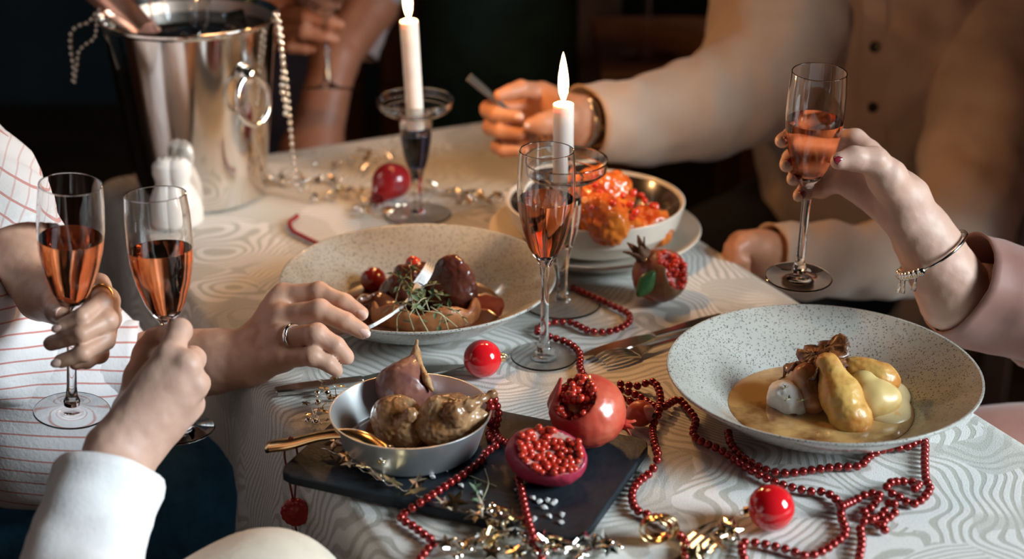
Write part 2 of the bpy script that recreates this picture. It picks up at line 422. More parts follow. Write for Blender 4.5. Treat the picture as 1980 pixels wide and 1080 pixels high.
# ---- implicit surfaces: blended round cones and ellipsoids, meshed by surface nets
class Blob:
    def __init__(self, lo, hi, h):
        self.h = h; self.lo = np.array(lo, float)
        self.n = np.maximum(4, np.ceil((np.array(hi, float) - self.lo) / h).astype(int) + 1)
        self.D = np.full(self.n, 0.08, np.float32)
        self.ax = [self.lo[i] + h * np.arange(self.n[i]) for i in range(3)]
    def _sub(self, lo, hi):
        a = np.clip(np.floor((lo - self.lo) / self.h).astype(int), 0, self.n)
        b = np.clip(np.ceil((hi - self.lo) / self.h).astype(int) + 1, 0, self.n)
        s = tuple(slice(a[i], b[i]) for i in range(3))
        return s, np.meshgrid(*[self.ax[i][s[i]] for i in range(3)], indexing='ij')
    def _mix(self, s, d, k, cut=False):
        A = self.D[s]
        if cut:
            B = -d; hh = np.clip(0.5 - 0.5 * (B - A) / k, 0, 1)
            hh = 1 - hh
            self.D[s] = A * (1 - hh) + B * hh + k * hh * (1 - hh)
        else:
            hh = np.clip(0.5 + 0.5 * (A - d) / k, 0, 1)
            self.D[s] = A * (1 - hh) + d * hh - k * hh * (1 - hh)
    def cap(self, a, b, ra, rb, k=0.004, cut=False):
        a = np.array(a, float); b = np.array(b, float)
        m = max(ra, rb) + k * 1.5 + 0.012 + 2 * self.h
        s, (X, Y, Z) = self._sub(np.minimum(a, b) - m, np.maximum(a, b) + m)
        if X.size == 0: return self
        ab = b - a; L2 = max(1e-12, ab @ ab)
        t = np.clip(((X - a[0]) * ab[0] + (Y - a[1]) * ab[1] + (Z - a[2]) * ab[2]) / L2, 0, 1)
        d = np.sqrt((X - a[0] - t * ab[0]) ** 2 + (Y - a[1] - t * ab[1]) ** 2 + (Z - a[2] - t * ab[2]) ** 2) - (ra + (rb - ra) * t)
        self._mix(s, d.astype(np.float32), k, cut); return self
    def ell(self, c, r, R=None, k=0.004, cut=False):
        c = np.array(c, float); r = np.array(r, float)
        m = r.max() + k * 1.5 + 0.012 + 2 * self.h
        s, (X, Y, Z) = self._sub(c - m, c + m)
        if X.size == 0: return self
        Q = np.stack([X - c[0], Y - c[1], Z - c[2]], -1)
        if R is not None: Q = Q @ np.array(R)
        k0 = np.linalg.norm(Q / r, axis=-1); k1 = np.linalg.norm(Q / (r * r), axis=-1) + 1e-9
        self._mix(s, (k0 * (k0 - 1) / k1).astype(np.float32), k, cut); return self
    def mesh(self, amp=0.0, freq=60.0, amp2=0.0, freq2=200.0, relax=1):
        D = self.D; s = D < 0
        n = self.n
        c = s[:-1, :-1, :-1].astype(np.int8)
        tot = np.zeros(tuple(n - 1), np.int8)
        for i in (0, 1):
            for j in (0, 1):
                for k in (0, 1):
                    tot += s[i:n[0] - 1 + i, j:n[1] - 1 + j, k:n[2] - 1 + k]
        act = (tot > 0) & (tot < 8)
        I = np.argwhere(act)
        idx = -np.ones(tuple(n - 1), np.int64); idx[act] = np.arange(len(I))
        acc = np.zeros((len(I), 3)); cnt = np.zeros(len(I))
        for ax in range(3):
            o1, o2 = [a for a in range(3) if a != ax]
            for p in (0, 1):
                for q in (0, 1):
                    A = I.copy(); A[:, o1] += p; A[:, o2] += q
                    B = A.copy(); B[:, ax] += 1
                    da = D[A[:, 0], A[:, 1], A[:, 2]]; db = D[B[:, 0], B[:, 1], B[:, 2]]
                    m = (da < 0) != (db < 0)
                    t = np.where(m, da / np.where(m, da - db, 1), 0)
                    P = A.astype(float); P[:, ax] += t
                    acc[m] += P[m]; cnt[m] += 1
        V = self.lo + self.h * acc / np.maximum(cnt, 1)[:, None]
        F = []
        for ax in range(3):
            o1, o2 = [(1, 2), (2, 0), (0, 1)][ax]
            sl0 = [slice(None)] * 3; sl1 = [slice(None)] * 3
            sl0[ax] = slice(0, n[ax] - 1); sl1[ax] = slice(1, n[ax])
            S0 = s[tuple(sl0)]; S1 = s[tuple(sl1)]
            E = np.argwhere(S0 != S1)
            E = E[(E[:, o1] > 0) & (E[:, o2] > 0) & (E[:, o1] < n[o1] - 1) & (E[:, o2] < n[o2] - 1)]
            if not len(E): continue
            fl = S0[E[:, 0], E[:, 1], E[:, 2]]
            def cell(d1, d2):
                C = E.copy(); C[:, o1] += d1; C[:, o2] += d2
                return idx[C[:, 0], C[:, 1], C[:, 2]]
            q = np.stack([cell(-1, -1), cell(0, -1), cell(0, 0), cell(-1, 0)], 1)
            q[~fl] = q[~fl][:, ::-1]
            F.append(q[(q >= 0).all(1)])
        F = np.concatenate(F)
        for _ in range(relax):
            S = np.zeros_like(V); C = np.zeros(len(V))
            for a in range(4):
                b = (a + 1) % 4
                np.add.at(S, F[:, a], V[F[:, b]]); np.add.at(C, F[:, a], 1)
                np.add.at(S, F[:, b], V[F[:, a]]); np.add.at(C, F[:, b], 1)
            V = V * 0.5 + 0.5 * S / np.maximum(C, 1)[:, None]
        if amp or amp2:
            e = V[F]; nn = np.cross(e[:, 2] - e[:, 0], e[:, 3] - e[:, 1])
            N = np.zeros_like(V)
            for a in range(4): np.add.at(N, F[:, a], nn)
            N /= np.linalg.norm(N, axis=1)[:, None] + 1e-12
            for i in range(len(V)):
                p = Vector(V[i])
                V[i] += N[i] * (amp * mnoise.noise(p * freq) + (amp2 * mnoise.noise(p * freq2) if amp2 else 0))
        return pymesh(V, F)

def blob_around(pts, pad, h):
    P = np.array([tuple(p) for p in pts])
    return Blob(P.min(0) - pad, P.max(0) + pad, h)

def ico_mesh(r, sub=2):
    bm = bmesh.new(); bmesh.ops.create_icosphere(bm, subdivisions=sub, radius=r)
    return bm_mesh(bm, True)

# ================================================================== SETTING
M['floor'] = mat('dark_floor_boards', (0.030, 0.018, 0.012), 0.5, col2=(0.045, 0.028, 0.018), scale=6)
M['wall'] = mat('dark_teal_plaster', (0.020, 0.034, 0.042), 0.9, col2=(0.026, 0.042, 0.05), scale=5)
M['wall_warm'] = mat('dark_brown_plaster', (0.05, 0.04, 0.032), 0.9, scale=5)
M['ceil'] = mat('dim_ceiling_paint', (0.10, 0.09, 0.08), 0.9, scale=5)
M['frame_white'] = mat('window_frame_paint', (0.55, 0.54, 0.5), 0.5)
X0, X1, Y0, Y1, ZC = -2.6, 2.85, -3.2, 3.0, 2.7
def struct(name, me, m, parent=None):
    o = link(name, me, m, parent)
    if parent is None: o['kind'] = 'structure'
    return o
struct('floor', box_mesh((X0, Y0, -0.1), (X1, Y1, 0)), M['floor'])
struct('ceiling', box_mesh((X0, Y0, ZC), (X1, Y1, ZC + 0.1)), M['ceil'])
struct('wall_back', box_mesh((X0, Y1, 0), (X1, Y1 + 0.1, ZC)), M['wall'])
struct('wall_front', box_mesh((X0, Y0 - 0.1, 0), (X1, Y0, ZC)), M['wall_warm'])
struct('wall_left', box_mesh((X0 - 0.1, Y0, 0), (X0, Y1, ZC)), M['wall'])
# right wall with a window opening
wy0, wy1, wz0, wz1 = -1.75, -0.55, 1.25, 2.62
bm = bmesh.new()
def add_box(bm, lo, hi):
    r = bmesh.ops.create_cube(bm, size=1)
    lo = Vector(lo); hi = Vector(hi)
    for v in r['verts']:
        v.co = Vector((v.co.x * (hi.x - lo.x), v.co.y * (hi.y - lo.y), v.co.z * (hi.z - lo.z))) + (lo + hi) / 2
for lo, hi in (((X1, Y0, 0), (X1 + 0.1, wy0, ZC)), ((X1, wy1, 0), (X1 + 0.1, Y1, ZC)),
               ((X1, wy0, 0), (X1 + 0.1, wy1, wz0)), ((X1, wy0, wz1), (X1 + 0.1, wy1, ZC))):
    add_box(bm, lo, hi)
struct('wall_right', bm_mesh(bm), M['wall_warm'])
win = struct('window_1', box_mesh((X1 + 0.06, wy0, wz0), (X1 + 0.064, wy1, wz1)), M['glass'])
bm = bmesh.new()
for lo, hi in (((X1 + .03, wy0, wz0), (X1 + .09, wy0 + .05, wz1)), ((X1 + .03, wy1 - .05, wz0), (X1 + .09, wy1, wz1)),
               ((X1 + .03, wy0, wz0), (X1 + .09, wy1, wz0 + .05)), ((X1 + .03, wy0, wz1 - .05), (X1 + .09, wy1, wz1)),
               ((X1 + .04, (wy0 + wy1) / 2 - .02, wz0), (X1 + .08, (wy0 + wy1) / 2 + .02, wz1))):
    add_box(bm, lo, hi)
struct('window_frame', bm_mesh(bm), M['frame_white'], win)
lamp = thing('added_ceiling_lamp', 'unseen brass drum lamp added at the ceiling for warm fill light', 'lamp', (-0.1, 1.0, ZC))  # fixture added to go with the warm fill light
link('added_lamp_canopy', lathe_mesh([(0, 0), (0.1, 0), (0.1, -0.03), (0, -0.03)], 32), M['brass'], lamp, world=False)
link('added_lamp_drum', lathe_mesh([(0.29, -0.03), (0.30, -0.03), (0.30, -0.15), (0.29, -0.15)], 48, True), M['brass'], lamp, world=False)

# ================================================================== TABLE AND CLOTH
TN = Vector((0.898, 0.44, 0)).normalized(); TD = Vector((TN.y, -TN.x, 0))
N0, N1, D0, D1 = -0.299, 0.225, -0.475, 0.70
TZ = 0.75
def tab(n, d, z): return TN * n + TD * d + Vector((0, 0, z))
tb = thing('dining_table', 'narrow dining table hidden under the pale damask cloth', 'table', tab((N0 + N1) / 2, (D0 + D1) / 2, 0))
def oriented_box(n0, n1, d0, d1, z0, z1):
    vs = [tab(n, d, z) for z in (z0, z1) for n, d in ((n0, d0), (n1, d0), (n1, d1), (n0, d1))]
    return pymesh(vs, [(0, 1, 2, 3), (7, 6, 5, 4), (0, 4, 5, 1), (1, 5, 6, 2), (2, 6, 7, 3), (3, 7, 4, 0)], False)
link('table_top', oriented_box(N0 + .006, N1 - .006, D0 + .006, D1 - .006, .715, .7465), M['wood_dark'], tb)
for n in (N0 + .05, N1 - .09):
    for d in (D0 + .05, D1 - .09):
        link('leg', oriented_box(n, n + .04, d, d + .04, 0, .715), M['wood_dark'], tb)
# cloth: flat top, rounded edge, hanging skirt with soft folds
per = []
rc = 0.025
cs = [(N0, D0, 1, 1), (N1, D0, -1, 1), (N1, D1, -1, -1), (N0, D1, 1, -1)]
def side(a, b, cnt): return [(a[0] + (b[0] - a[0]) * i / cnt, a[1] + (b[1] - a[1]) * i / cnt) for i in range(cnt)]
corner = []
for ci, (n, d, sn, sd) in enumerate(cs):
    cn, cd = n + sn * rc, d + sd * rc
    a0 = [180, 270, 0, 90][ci]
    corner.append([(cn + rc * math.cos(math.radians(a0 + 90 * t / 5)), cd + rc * math.sin(math.radians(a0 + 90 * t / 5))) for t in range(6)])
for ci in range(4):
    per += corner[ci][:-1] + side(corner[ci][-1], corner[(ci + 1) % 4][0], 46 if ci % 2 else 24)
npx = len(per)
nrm = []
for i in range(npx):
    a = per[i - 1]; b = per[(i + 1) % npx]; t = Vector((b[0] - a[0], b[1] - a[1])).normalized(); nrm.append((t.y, -t.x))
rings = [(-0.012, 0.0), (-0.004, -0.0005), (0.001, -0.003), (0.004, -0.008), (0.006, -0.016)] + [(0.008 + 0.05 * (k / 12) ** 1.2, -0.016 - 0.44 * k / 12) for k in range(1, 13)]
vs = []; fs = []
for off, dz in rings:
    drop = max(0, -dz - 0.016)
    for i, (n, d) in enumerate(per):
        s = i
        f = drop * (0.07 * math.sin(s * 0.62 + 1.3 * math.sin(s * .21)) + 0.035 * math.sin(s * 1.37 + 2))
        vs.append(tab(n + nrm[i][0] * (off + f), d + nrm[i][1] * (off + f), TZ + dz))
for r in range(len(rings) - 1):
    for i in range(npx):
        j = (i + 1) % npx
        fs.append((r * npx + i, r * npx + j, (r + 1) * npx + j, (r + 1) * npx + i))
fs.append(tuple(range(npx)))
me = pymesh(vs, fs)
bm = bmesh.new(); bm.from_mesh(me); bmesh.ops.recalc_face_normals(bm, faces=bm.faces); bm.to_mesh(me); bm.free()
clo = link('tablecloth', me, M['damask'])
md = clo.modifiers.new('thick', 'SOLIDIFY'); md.thickness = 0.0012; md.offset = -1
set_props(clo, 'pale damask tablecloth woven with swirling leaves draped over the table', 'tablecloth')

# ================================================================== GLASSWARE
FL_L = 0.195
BOWL = [(0, .0895), (.0052, .0895), (.0070, .0935), (.0105, .0985), (.0155, .108), (.0207, .124), (.0240, .141), (.0252, .157), (.0248, .176), (.0234, .1945), (.0230, .195),
        (.0225, .1945), (.0239, .176), (.0243, .157), (.0231, .141), (.0198, .124), (.0145, .109), (.0092, .101), (.004, .0972), (0, .0965)]
STEM = [(0, .0065), (.0062, .0065), (.0066, .010), (.0048, .0145), (.0040, .022), (.0036, .045), (.0038, .072), (.0046, .085), (.0052, .0893), (0, .0893)]
FOOT = [(0, 0), (.029, 0), (.0300, .0009), (.0292, .0018), (.020, .0030), (.011, .0046), (.0062, .0063), (0, .0063)]
LIQ = [(0, .0966), (.0041, .0973), (.0093, .1011), (.0146, .1091), (.0199, .1241), (.0232, .1411), (.0240, .150), (.0241, .1513), (0, .1513)]
FM = [lathe_mesh(BOWL, 56), lathe_mesh(STEM, 28), lathe_mesh(FOOT, 56), lathe_mesh(LIQ, 56)]
def flute(base, top, lab, lab2):
    base = Vector(base); mw = axis_matrix(base, top)
    t = thing('champagne_flute', lab, 'glass', (0, 0, 0), 'champagne flutes of rose wine')
    t.matrix_world = mw; t.location = base; t.rotation_mode = 'QUATERNION'; t.rotation_quaternion = mw.to_quaternion()
    for nm, me in zip(('bowl', 'stem', 'foot'), FM):
        link(nm, me, M['glass'], t, world=False)
    w = link('rose_wine', FM[3], M['rose'])
    w.location = base; w.rotation_mode = 'QUATERNION'; w.rotation_quaternion = mw.to_quaternion()
    set_props(w, lab2, 'wine', 'rose wine in the flutes')
    return t
def held(foot_px, rim_px, drim):
    """end points of a flute whose rim centre is at depth drim; its length gives the foot depth"""
    top = U(*rim_px, drim); best = None
    for i in range(400):
        p = U(*foot_px, drim + i * 0.0004)
        e = abs((p - top).length - FL_L)
        if best is None or e < best[0]: best = (e, p)
    return best[1], top
fb, ft = held((139, 795), (136, 355), 1.235)
flute(fb, ft, 'champagne flute held at its stem by the hand with a thin gold ring', 'pink wine in the flute raised beside the striped sleeve')
fb2, ft2 = held((343, 832), (300, 374), 1.25)
flute(fb2, ft2, 'champagne flute gripped by the bare fist with the white cuff', 'pink wine in the flute above the clenched pale fist')
fbF, ftF = held((1544, 537), (1585, 138), 1.395)
flute(fbF, ftF, 'champagne flute held by red-nailed fingers over the table edge', 'orange wine in the flute between red-nailed fingers')
cb = T(1052, 690, TZ + .0013)
flute(cb, cb + Vector((0.004, 0, 1)), 'champagne flute standing on the tablecloth beside the red bauble', 'pink wine in the flute that stands on the tablecloth')

# big wine glasses further back
WG = [(0, 0), (.040, 0), (.041, .001), (.039, .002), (.015, .006), (.006, .012), (.004, .03), (.0035, .09), (.006, .10), (.022, .112), (.036, .14), (.039, .165), (.036, .20), (.032, .225),
      (.031, .225), (.035, .20), (.038, .165), (.035, .141), (.021, .1135), (.004, .104), (0, .104)]
WG_ME = lathe_mesh(WG, 48)
def wine_glass(base, top, lab, scale=1.0):
    w = link('wine_glass', WG_ME, M['glass'])
    mw = axis_matrix(base, top); w.location = base; w.rotation_mode = 'QUATERNION'; w.rotation_quaternion = mw.to_quaternion()
    w.scale = (scale,) * 3
    set_props(w, lab, 'glass'); return w

# ------------------------------------------------------------------ candles
CUB = [(0, .062), (.010, .062), (.0135, .075), (.0160, .0925), (.0168, .1040), (0, .1040)]
CU = [(0, .1044), (.0169, .1044), (.0175, .120), (.019, .127), (.034, .131), (.0395, .136), (.041, .146), (.0405, .147), (.0395, .146), (.038, .1375), (.033, .1335),
      (.018, .130), (.0155, .122), (.0145, .112), (.0105, .108), (0, .107)]
CST = [(0, .004), (.008, .004), (.0055, .010), (.0045, .02), (.0046, .035), (.0075, .055), (.0099, .0618), (0, .0618)]
CF = [(0, 0), (.036, 0), (.037, .001), (.036, .002), (.02, .0028), (.008, .0038), (0, .0038)]
CUB_ME = lathe_mesh(CUB, 40)
CME = [lathe_mesh(CU, 48), lathe_mesh(CST, 32), lathe_mesh(CF, 48)]
CANDLE = [(0, 0), (.0088, 0), (.0092, .004), (.0094, .08), (.0096, .130), (.0092, .1335), (.0070, .1348), (.004, .1335), (0, .1325)]
CAN_ME = lathe_mesh(CANDLE, 32)
FLAME = [(0, 0), (.0020, .002), (.0040, .008), (.0048, .016), (.0043, .024), (.0028, .034), (.0012, .042), (0, .046)]
FLA_ME = lathe_mesh(FLAME, 20)
m, nt, b = newmat('candle_flame')
b.inputs['Base Color'].default_value = (1, .6, .2, 1)
b.inputs['Emission Color'].default_value = (1.0, 0.62, 0.26, 1); b.inputs['Emission Strength'].default_value = 26
M['flame'] = m
WICK_ME = lathe_mesh([(0, 0), (.0007, 0), (.0007, .007), (0, .0075)], 8)
def candle(px, py, lean, l1, l2, cup, clen=1.0, hs_=1.0):
    p = T(px, py, TZ + .0013)
    t = thing('candle_holder', l1, 'candle holder', p, 'glass candle holders')
    link('cup', CME[0], M['glass'], t, world=False); link('cup_base', CUB_ME.copy(), cup, t, world=False); link('stem', CME[1], M['glass'], t, world=False); link('foot', CME[2], M['glass'], t, world=False)
    c = thing('candle', l2, 'candle', p + Vector((0, 0, .1088 * hs_)), 'lit white candles')
    t.scale = (1, 1, hs_)
    c.rotation_euler = lean
    w = link('wax', CAN_ME, M['wax'], c, world=False); w.scale = (1, 1, clen)
    link('wick', WICK_ME, M['wick'], c, world=False, loc=(0, 0, .1325 * clen))
    link('flame', FLA_ME, M['flame'], c, world=False, loc=(0, 0, .1375 * clen))
    l = bpy.data.lights.new('candle_light', 'POINT'); l.energy = 2.1; l.color = (1.0, 0.50, 0.18); l.shadow_soft_size = 0.012
    lo = bpy.data.objects.new('candle_light', l); COL.objects.link(lo); lo.parent = c; lo.location = (0, 0, .16 * clen)
candle(808, 415, (0, math.radians(-2.2), 0), 'glass candle holder with blue stem cup standing beside the small dark pomegranate',
       'lit white candle in the blue-stemmed holder beside the silver bucket', M['glass_blue'], .88, .90)
candle(1087, 588, (0, math.radians(-0.8), 0), 'clear glass candle holder standing behind the flute near the fried chicken bowl',
       'lit white candle rising behind the flute on the tablecloth', M['glass'], .68, 1.0)

# ------------------------------------------------------------------ bucket, bottle, goblet
bk = T(393, 372, TZ + .0013)
M['steel_in'] = mat('brushed_steel', (0.6, 0.58, 0.55), 0.42, 1.0, scale=8)
bkt = thing('champagne_bucket', 'polished steel champagne bucket with ring handles and bead strings over its rim', 'bucket', bk)
BH = .205
link('body', lathe_mesh([(0, 0), (.066, 0), (.070, .003), (.074, .03), (.093, BH - .006), (.0965, BH - .003), (.0965, BH), (.094, BH + .001), (.0915, BH - .004), (.0905, BH - .006)], 72), M['steel'], bkt, world=False)
link('lining', lathe_mesh([(.0905, BH - .006), (.072, .03), (.068, .006), (0, .006), (0, .003), (.069, .003), (.073, .03), (.0915, BH - .006)], 72), M['steel_in'], bkt, world=False)
for ang in (-42, 138):
    a = math.radians(ang); r = .093
    q = Vector((math.cos(a), math.sin(a), 0)); zt = .155
    rr = .088
    boss = link('handle_boss', ico_mesh(.011, 2), M['silver'], bkt, world=False, loc=q * (rr + .004) + Vector((0, 0, zt)))
    tan = Vector((-q.y, q.x, 0))
    ringp = [q * (rr + .012 - .004 * math.sin(t)) + tan * (.021 * math.cos(t)) + Vector((0, 0, zt - .026 + .026 * math.sin(t))) for t in [2 * math.pi * i / 28 for i in range(29)]]
    link('ring_handle', tube_mesh(ringp, .0032, 8, False), M['silver'], bkt, world=False)
# bottle standing on its neck in the bucket
bn0 = U(312, 96, 1.80); bn1 = U(175, -40, 1.80)
ax = (bn1 - bn0).normalized()
bot = thing('champagne_bottle', 'champagne bottle with rose gold foil tipped neck first into the bucket', 'bottle', bn0 - ax * .0)
BM = axis_matrix(bn0, bn1).to_quaternion()
bot.rotation_mode = 'QUATERNION'; bot.rotation_quaternion = BM
link('cork_capsule', lathe_mesh([(0, -.012), (.003, -.010), (.006, -.004), (.0125, .0), (.0145, .006), (.0150, .024), (.0155, .028), (0, .028)], 32), M['pinkcap'], bot, world=False)
link('neck_foil', lathe_mesh([(0, .028), (.0158, .028), (.0166, .05), (.0185, .09), (.022, .13), (.023, .131), (0, .131)], 40), M['rosegold'], bot, world=False)
link('glass_body', lathe_mesh([(0, .131), (.0225, .131), (.030, .155), (.041, .185), (.0445, .21), (.0445, .33), (.042, .335), (0, .325)], 40), M['bottle'], bot, world=False)
gb = U(364, 262, 1.815); gt = U(348, 12, 1.785)
wine_glass(gb, gt, 'wine glass leaning with its stem inside the champagne bucket', 0.86)
M['shade_water'] = mat('shade_dark_water', (0.008, 0.014, 0.018), 0.04, col2=(0.012, 0.018, 0.022), ior=1.33)  # opaque near-black colour stands in for the dark bucket interior
wt = link('added_dark_water', lathe_mesh([(0, 0), (.0880, 0), (.0882, -.001), (.0825, -.06), (0, -.06)], 64), M['shade_water'], loc=bk + Vector((0, 0, .186)))
set_props(wt, 'near-black water layer added to darken the inside of the champagne bucket', 'water')
ice_me = box_mesh((-.012, -.012, -.010), (.012, .012, .010), .003, 3)
for k, (dx, dy, rz) in enumerate(((.030, -.055, .4), (.052, -.030, 1.1), (.010, -.066, 2.0), (.045, .03, .2))):
    o = link('ice_cube', ice_me, M['glass'], loc=bk + Vector((dx, dy, .187))); o.rotation_euler = (.3 * k, .4 - .2 * k, rz)
    set_props(o, 'clear ice cube floating in the champagne bucket', 'ice', 'ice cubes in the bucket')
# salt and pepper shakers
SH = [(0, 0), (.020, 0), (.0225, .004), (.0235, .014), (.0215, .026), (.0160, .038), (.0120, .045), (.0125, .050), (.0148, .057), (.0140, .066), (.0085, .072), (0, .0735)]
SH_ME = lathe_mesh(SH, 40)
for (px, py, d, lab, s) in ((352, 432, 0, 'white pear-shaped shaker standing before the bucket behind a flute', 1.02),
                            (366, 398, 0, 'white shaker with its head showing behind the other shaker', 1.02)):
    p = T(px, py, TZ + .0013)
    if lab.startswith('white shaker'):
        bdir = (p - bk); bdir.z = 0
        p = bk + bdir.normalized() * .098
    t = thing('shaker', lab, 'shaker', p, 'white shakers')
    body = link('body', SH_ME, M['white_ceramic'], t, world=False); body.scale = (s, s, s)
    for k in range(3):
        a = k * 2.1
        link('hole', lathe_mesh([(0, 0), (.0012, 0), (.0012, .0006), (0, .0006)], 8), M['button'], t, world=False, loc=(.004 * math.cos(a), .004 * math.sin(a), .0731 * s))

# ================================================================== PLATES, BOWL, PAN, BOARD
PLATE = [(0, 0), (.058, 0), (.060, .003), (.066, .004), (.095, .018), (.1285, .0425), (.1300, .0445), (.1297, .0462), (.1280, .0460),
         (.108, .0335), (.090, .0215), (.082, .0150), (.074, .0085), (.060, .0062), (0, .0058)]
PL_ME = lathe_mesh([(r * .985, z) for r, z in PLATE], 96)
def plate(px, py, lab):
    p = T(px, py, TZ + .045); p.z = TZ + .0013
    o = link('deep_plate', PL_ME, M['plate_cool']); o.location = p
    set_props(o, lab, 'plate', 'speckled deep plates'); return p
pR = plate(1592, 716, 'speckled deep plate holding fish and golden potatoes in buttery sauce')
pC = plate(809, 534, 'speckled deep plate holding dark glazed meat and herb sprigs')
pB = T(1150, 430, TZ + .03); pB.z = TZ + .0013
so = link('saucer', lathe_mesh([(0, 0), (.055, 0), (.058, .003), (.085, .008), (.108, .022), (.1095, .024), (.108, .0252), (.084, .0115), (.056, .0066), (0, .0062)], 72), M['bowl_out'])
so.location = pB; set_props(so, 'cream stoneware saucer under the bowl of fried chicken', 'saucer')
bw = thing('serving_bowl', 'cream stoneware bowl with dark glaze inside holding fried chicken', 'bowl', pB + Vector((0, 0, .0068)))
BO = [(0, 0), (.050, 0), (.053, .003), (.072, .010), (.086, .026), (.0915, .046), (.0918, .048), (.0900, .0485)]
BI = [(.0900, .0485), (.0880, .046), (.082, .028), (.069, .014), (.050, .0095), (0, .009)]
link('shell', lathe_mesh(BO + [(.0895, .0478), (.0872, .0455), (.0812, .0275), (.068, .0132), (.05, .0085), (0, .008)], 80), M['bowl_out'], bw, world=False)
link('inner_glaze', lathe_mesh([(.0868, .0450), (.0862, .0446), (.0800, .0272), (.0670, .0142), (.050, .0095), (0, .009), (0, .0084), (.05, .0088), (.0678, .0134), (.0810, .0275), (.0870, .0453)], 80, True), M['bowl_in'], bw, world=False)

SLZ = TZ + .0013
sl = [T(534, 913, SLZ + .008), T(1124, 1044, SLZ + .008), T(1262, 850, SLZ + .008)]
sl.append(sl[0] + sl[2] - sl[1])
SLT = SLZ + .008
bm = bmesh.new()
cen = sum(sl, Vector()) / 4
outl = []
for i in range(4):
    a, p, b2 = sl[i - 1], sl[i], sl[(i + 1) % 4]
    u = (a - p).normalized(); v = (b2 - p).normalized()
    outl += [p + u * .012, p + (u + v) * .0035, p + v * .012]
low = [bm.verts.new((p.x, p.y, SLZ)) for p in outl]; top = [bm.verts.new((p.x, p.y, SLT)) for p in outl]
bm.faces.new(top); bm.faces.new(low[::-1])
for i in range(len(outl)):
    j = (i + 1) % len(outl); bm.faces.new((low[i], low[j], top[j], top[i]))
slate = link('slate_board', bm_mesh(bm), M['slate'])
bv = slate.modifiers.new('bevel', 'BEVEL'); bv.width = .0012; bv.segments = 2; bv.limit_method = 'ANGLE'
set_props(slate, 'black slate serving board lying under the small pan', 'board')

pP = T(794, 797, SLT + .030); pP.z = SLT + .0004
pan = thing('serving_pan', 'small steel pan with brass handle holding two roast quails', 'pan', pP)
link('body', lathe_mesh([(0, 0), (.050, 0), (.0535, .003), (.0600, .024), (.0635, .0305), (.0640, .0325), (.0628, .0325), (.0588, .024), (.052, .0055), (.049, .004), (0, .004)], 80), M['pan'], pan, world=False)
hd = [U(752, 888, 1.262), U(735, 868, 1.268), U(705, 846, 1.275), U(668, 838, 1.283), U(620, 842, 1.292), U(570, 855, 1.300), U(532, 861, 1.307), U(516, 864, 1.31)]
hd[0] = pP + (hd[0] - pP) * 1.0
hp = smooth_path(hd, .004)
hr = interp([.0062, .0048, .0042, .0042, .0043, .0048, .0056, .005], len(hp))
link('handle', tube_mesh(hp, hr, 14, True, (1.5, .75)), M['brass'], pan)
for k in (0, 1):
    q = U(742 + 12 * k, 884 - 14 * k, 1.258 + .003 * k)
    rv = link('rivet', ico_mesh(.0045, 2), M['silver'], pan); rv.location = q - pP
# string and wax seal hanging from the handle
hs = min(hp, key=lambda p: abs((U(563, 860, 1.3) - p).length))
tagp = thing('wax_seal_tag', 'red wax seal hanging on a cord from the brass pan handle', 'tag', hs)
dn = lambda z, dx=0, dy=0: hs + Vector((dx, dy, -z))
lp = smooth_path([dn(.052, .0005), dn(.03, .003), dn(.008, .005), dn(-.006, .001), dn(.008, -.005), dn(.03, -.003), dn(.052, -.0005)], .003)
link('cord', tube_mesh(lp, .0009, 6), M['thread'], tagp)
link('cord_tail', tube_mesh(smooth_path([dn(.074), dn(.088, .001), dn(.098, -.002), dn(.104, -.010), dn(.106, -.014)], .003), .0009, 6), M['thread'], tagp)
B = Blob(dn(.085, -.02, -.02), dn(.04, .02, .02), .0011)
sc_ = dn(.0625, .001)
B.ell(sc_, (.0108, .0042, .0112), None, .002)
for k in range(14):
    a = k * 2 * math.pi / 14
    B.ell(sc_ + Vector((.0098 * math.cos(a), 0, .0102 * math.sin(a))), (.0027, .0038, .0027), None, .0015)
for k in range(6):
    a = k * math.pi / 3
    B.cap(sc_ + Vector((0, -.0042, 0)), sc_ + Vector((.0055 * math.cos(a), -.0040, .0055 * math.sin(a))), .0007, .0007, .0008)
link('seal', B.mesh(), M['seal'], tagp)

# ================================================================== FOOD
def blob_obj(name, prims, m, h=.0016, amp=.0, freq=80, amp2=0.0, freq2=220, k=.004, parent=None, label=None, cat=None, group=None):
    pts = []
    for p in prims:
        r = max(p[2], p[3]) if p[0] == 'c' and not hasattr(p[2], '__len__') else None
        if p[0] == 'c':
            r = max(p[3], p[4]); pts += [Vector(p[1]) - Vector((r,) * 3), Vector(p[1]) + Vector((r,) * 3), Vector(p[2]) - Vector((r,) * 3), Vector(p[2]) + Vector((r,) * 3)]
        elif p[0] == 'e':
            r = max(p[2]); pts += [Vector(p[1]) - Vector((r,) * 3), Vector(p[1]) + Vector((r,) * 3)]
    B = blob_around(pts, .004 + 2 * h, h)
    for p in prims:
        if p[0] == 'c': B.cap(p[1], p[2], p[3], p[4], k)
        elif p[0] == 'e': B.ell(p[1], p[2], p[3] if len(p) > 3 else None, k)
        elif p[0] == 'x': B.ell(p[1], p[2], p[3] if len(p) > 3 else None, .0015, True)
    o = link(name, B.mesh(amp, freq, amp2, freq2), m, parent)
    if label: set_props(o, label, cat, group)
    if parent is None: recentre(o)
    return o
def rotm(ax, deg): return Matrix.Rotation(math.radians(deg), 3, ax)
def rot2(*steps):
    R = Matrix.Identity(3)
    for a, d in steps: R = R @ rotm(a, d)
    return R
def flat_pool(name, base, r, m, label):
    o = link(name, lathe_mesh([(0, 0), (r * .5, -.0001), (r * .9, -.0002), (r, -.0007), (r * .97, -.002), (0, -.002)], 72), m); o.location = base
    set_props(o, label, 'sauce'); return o
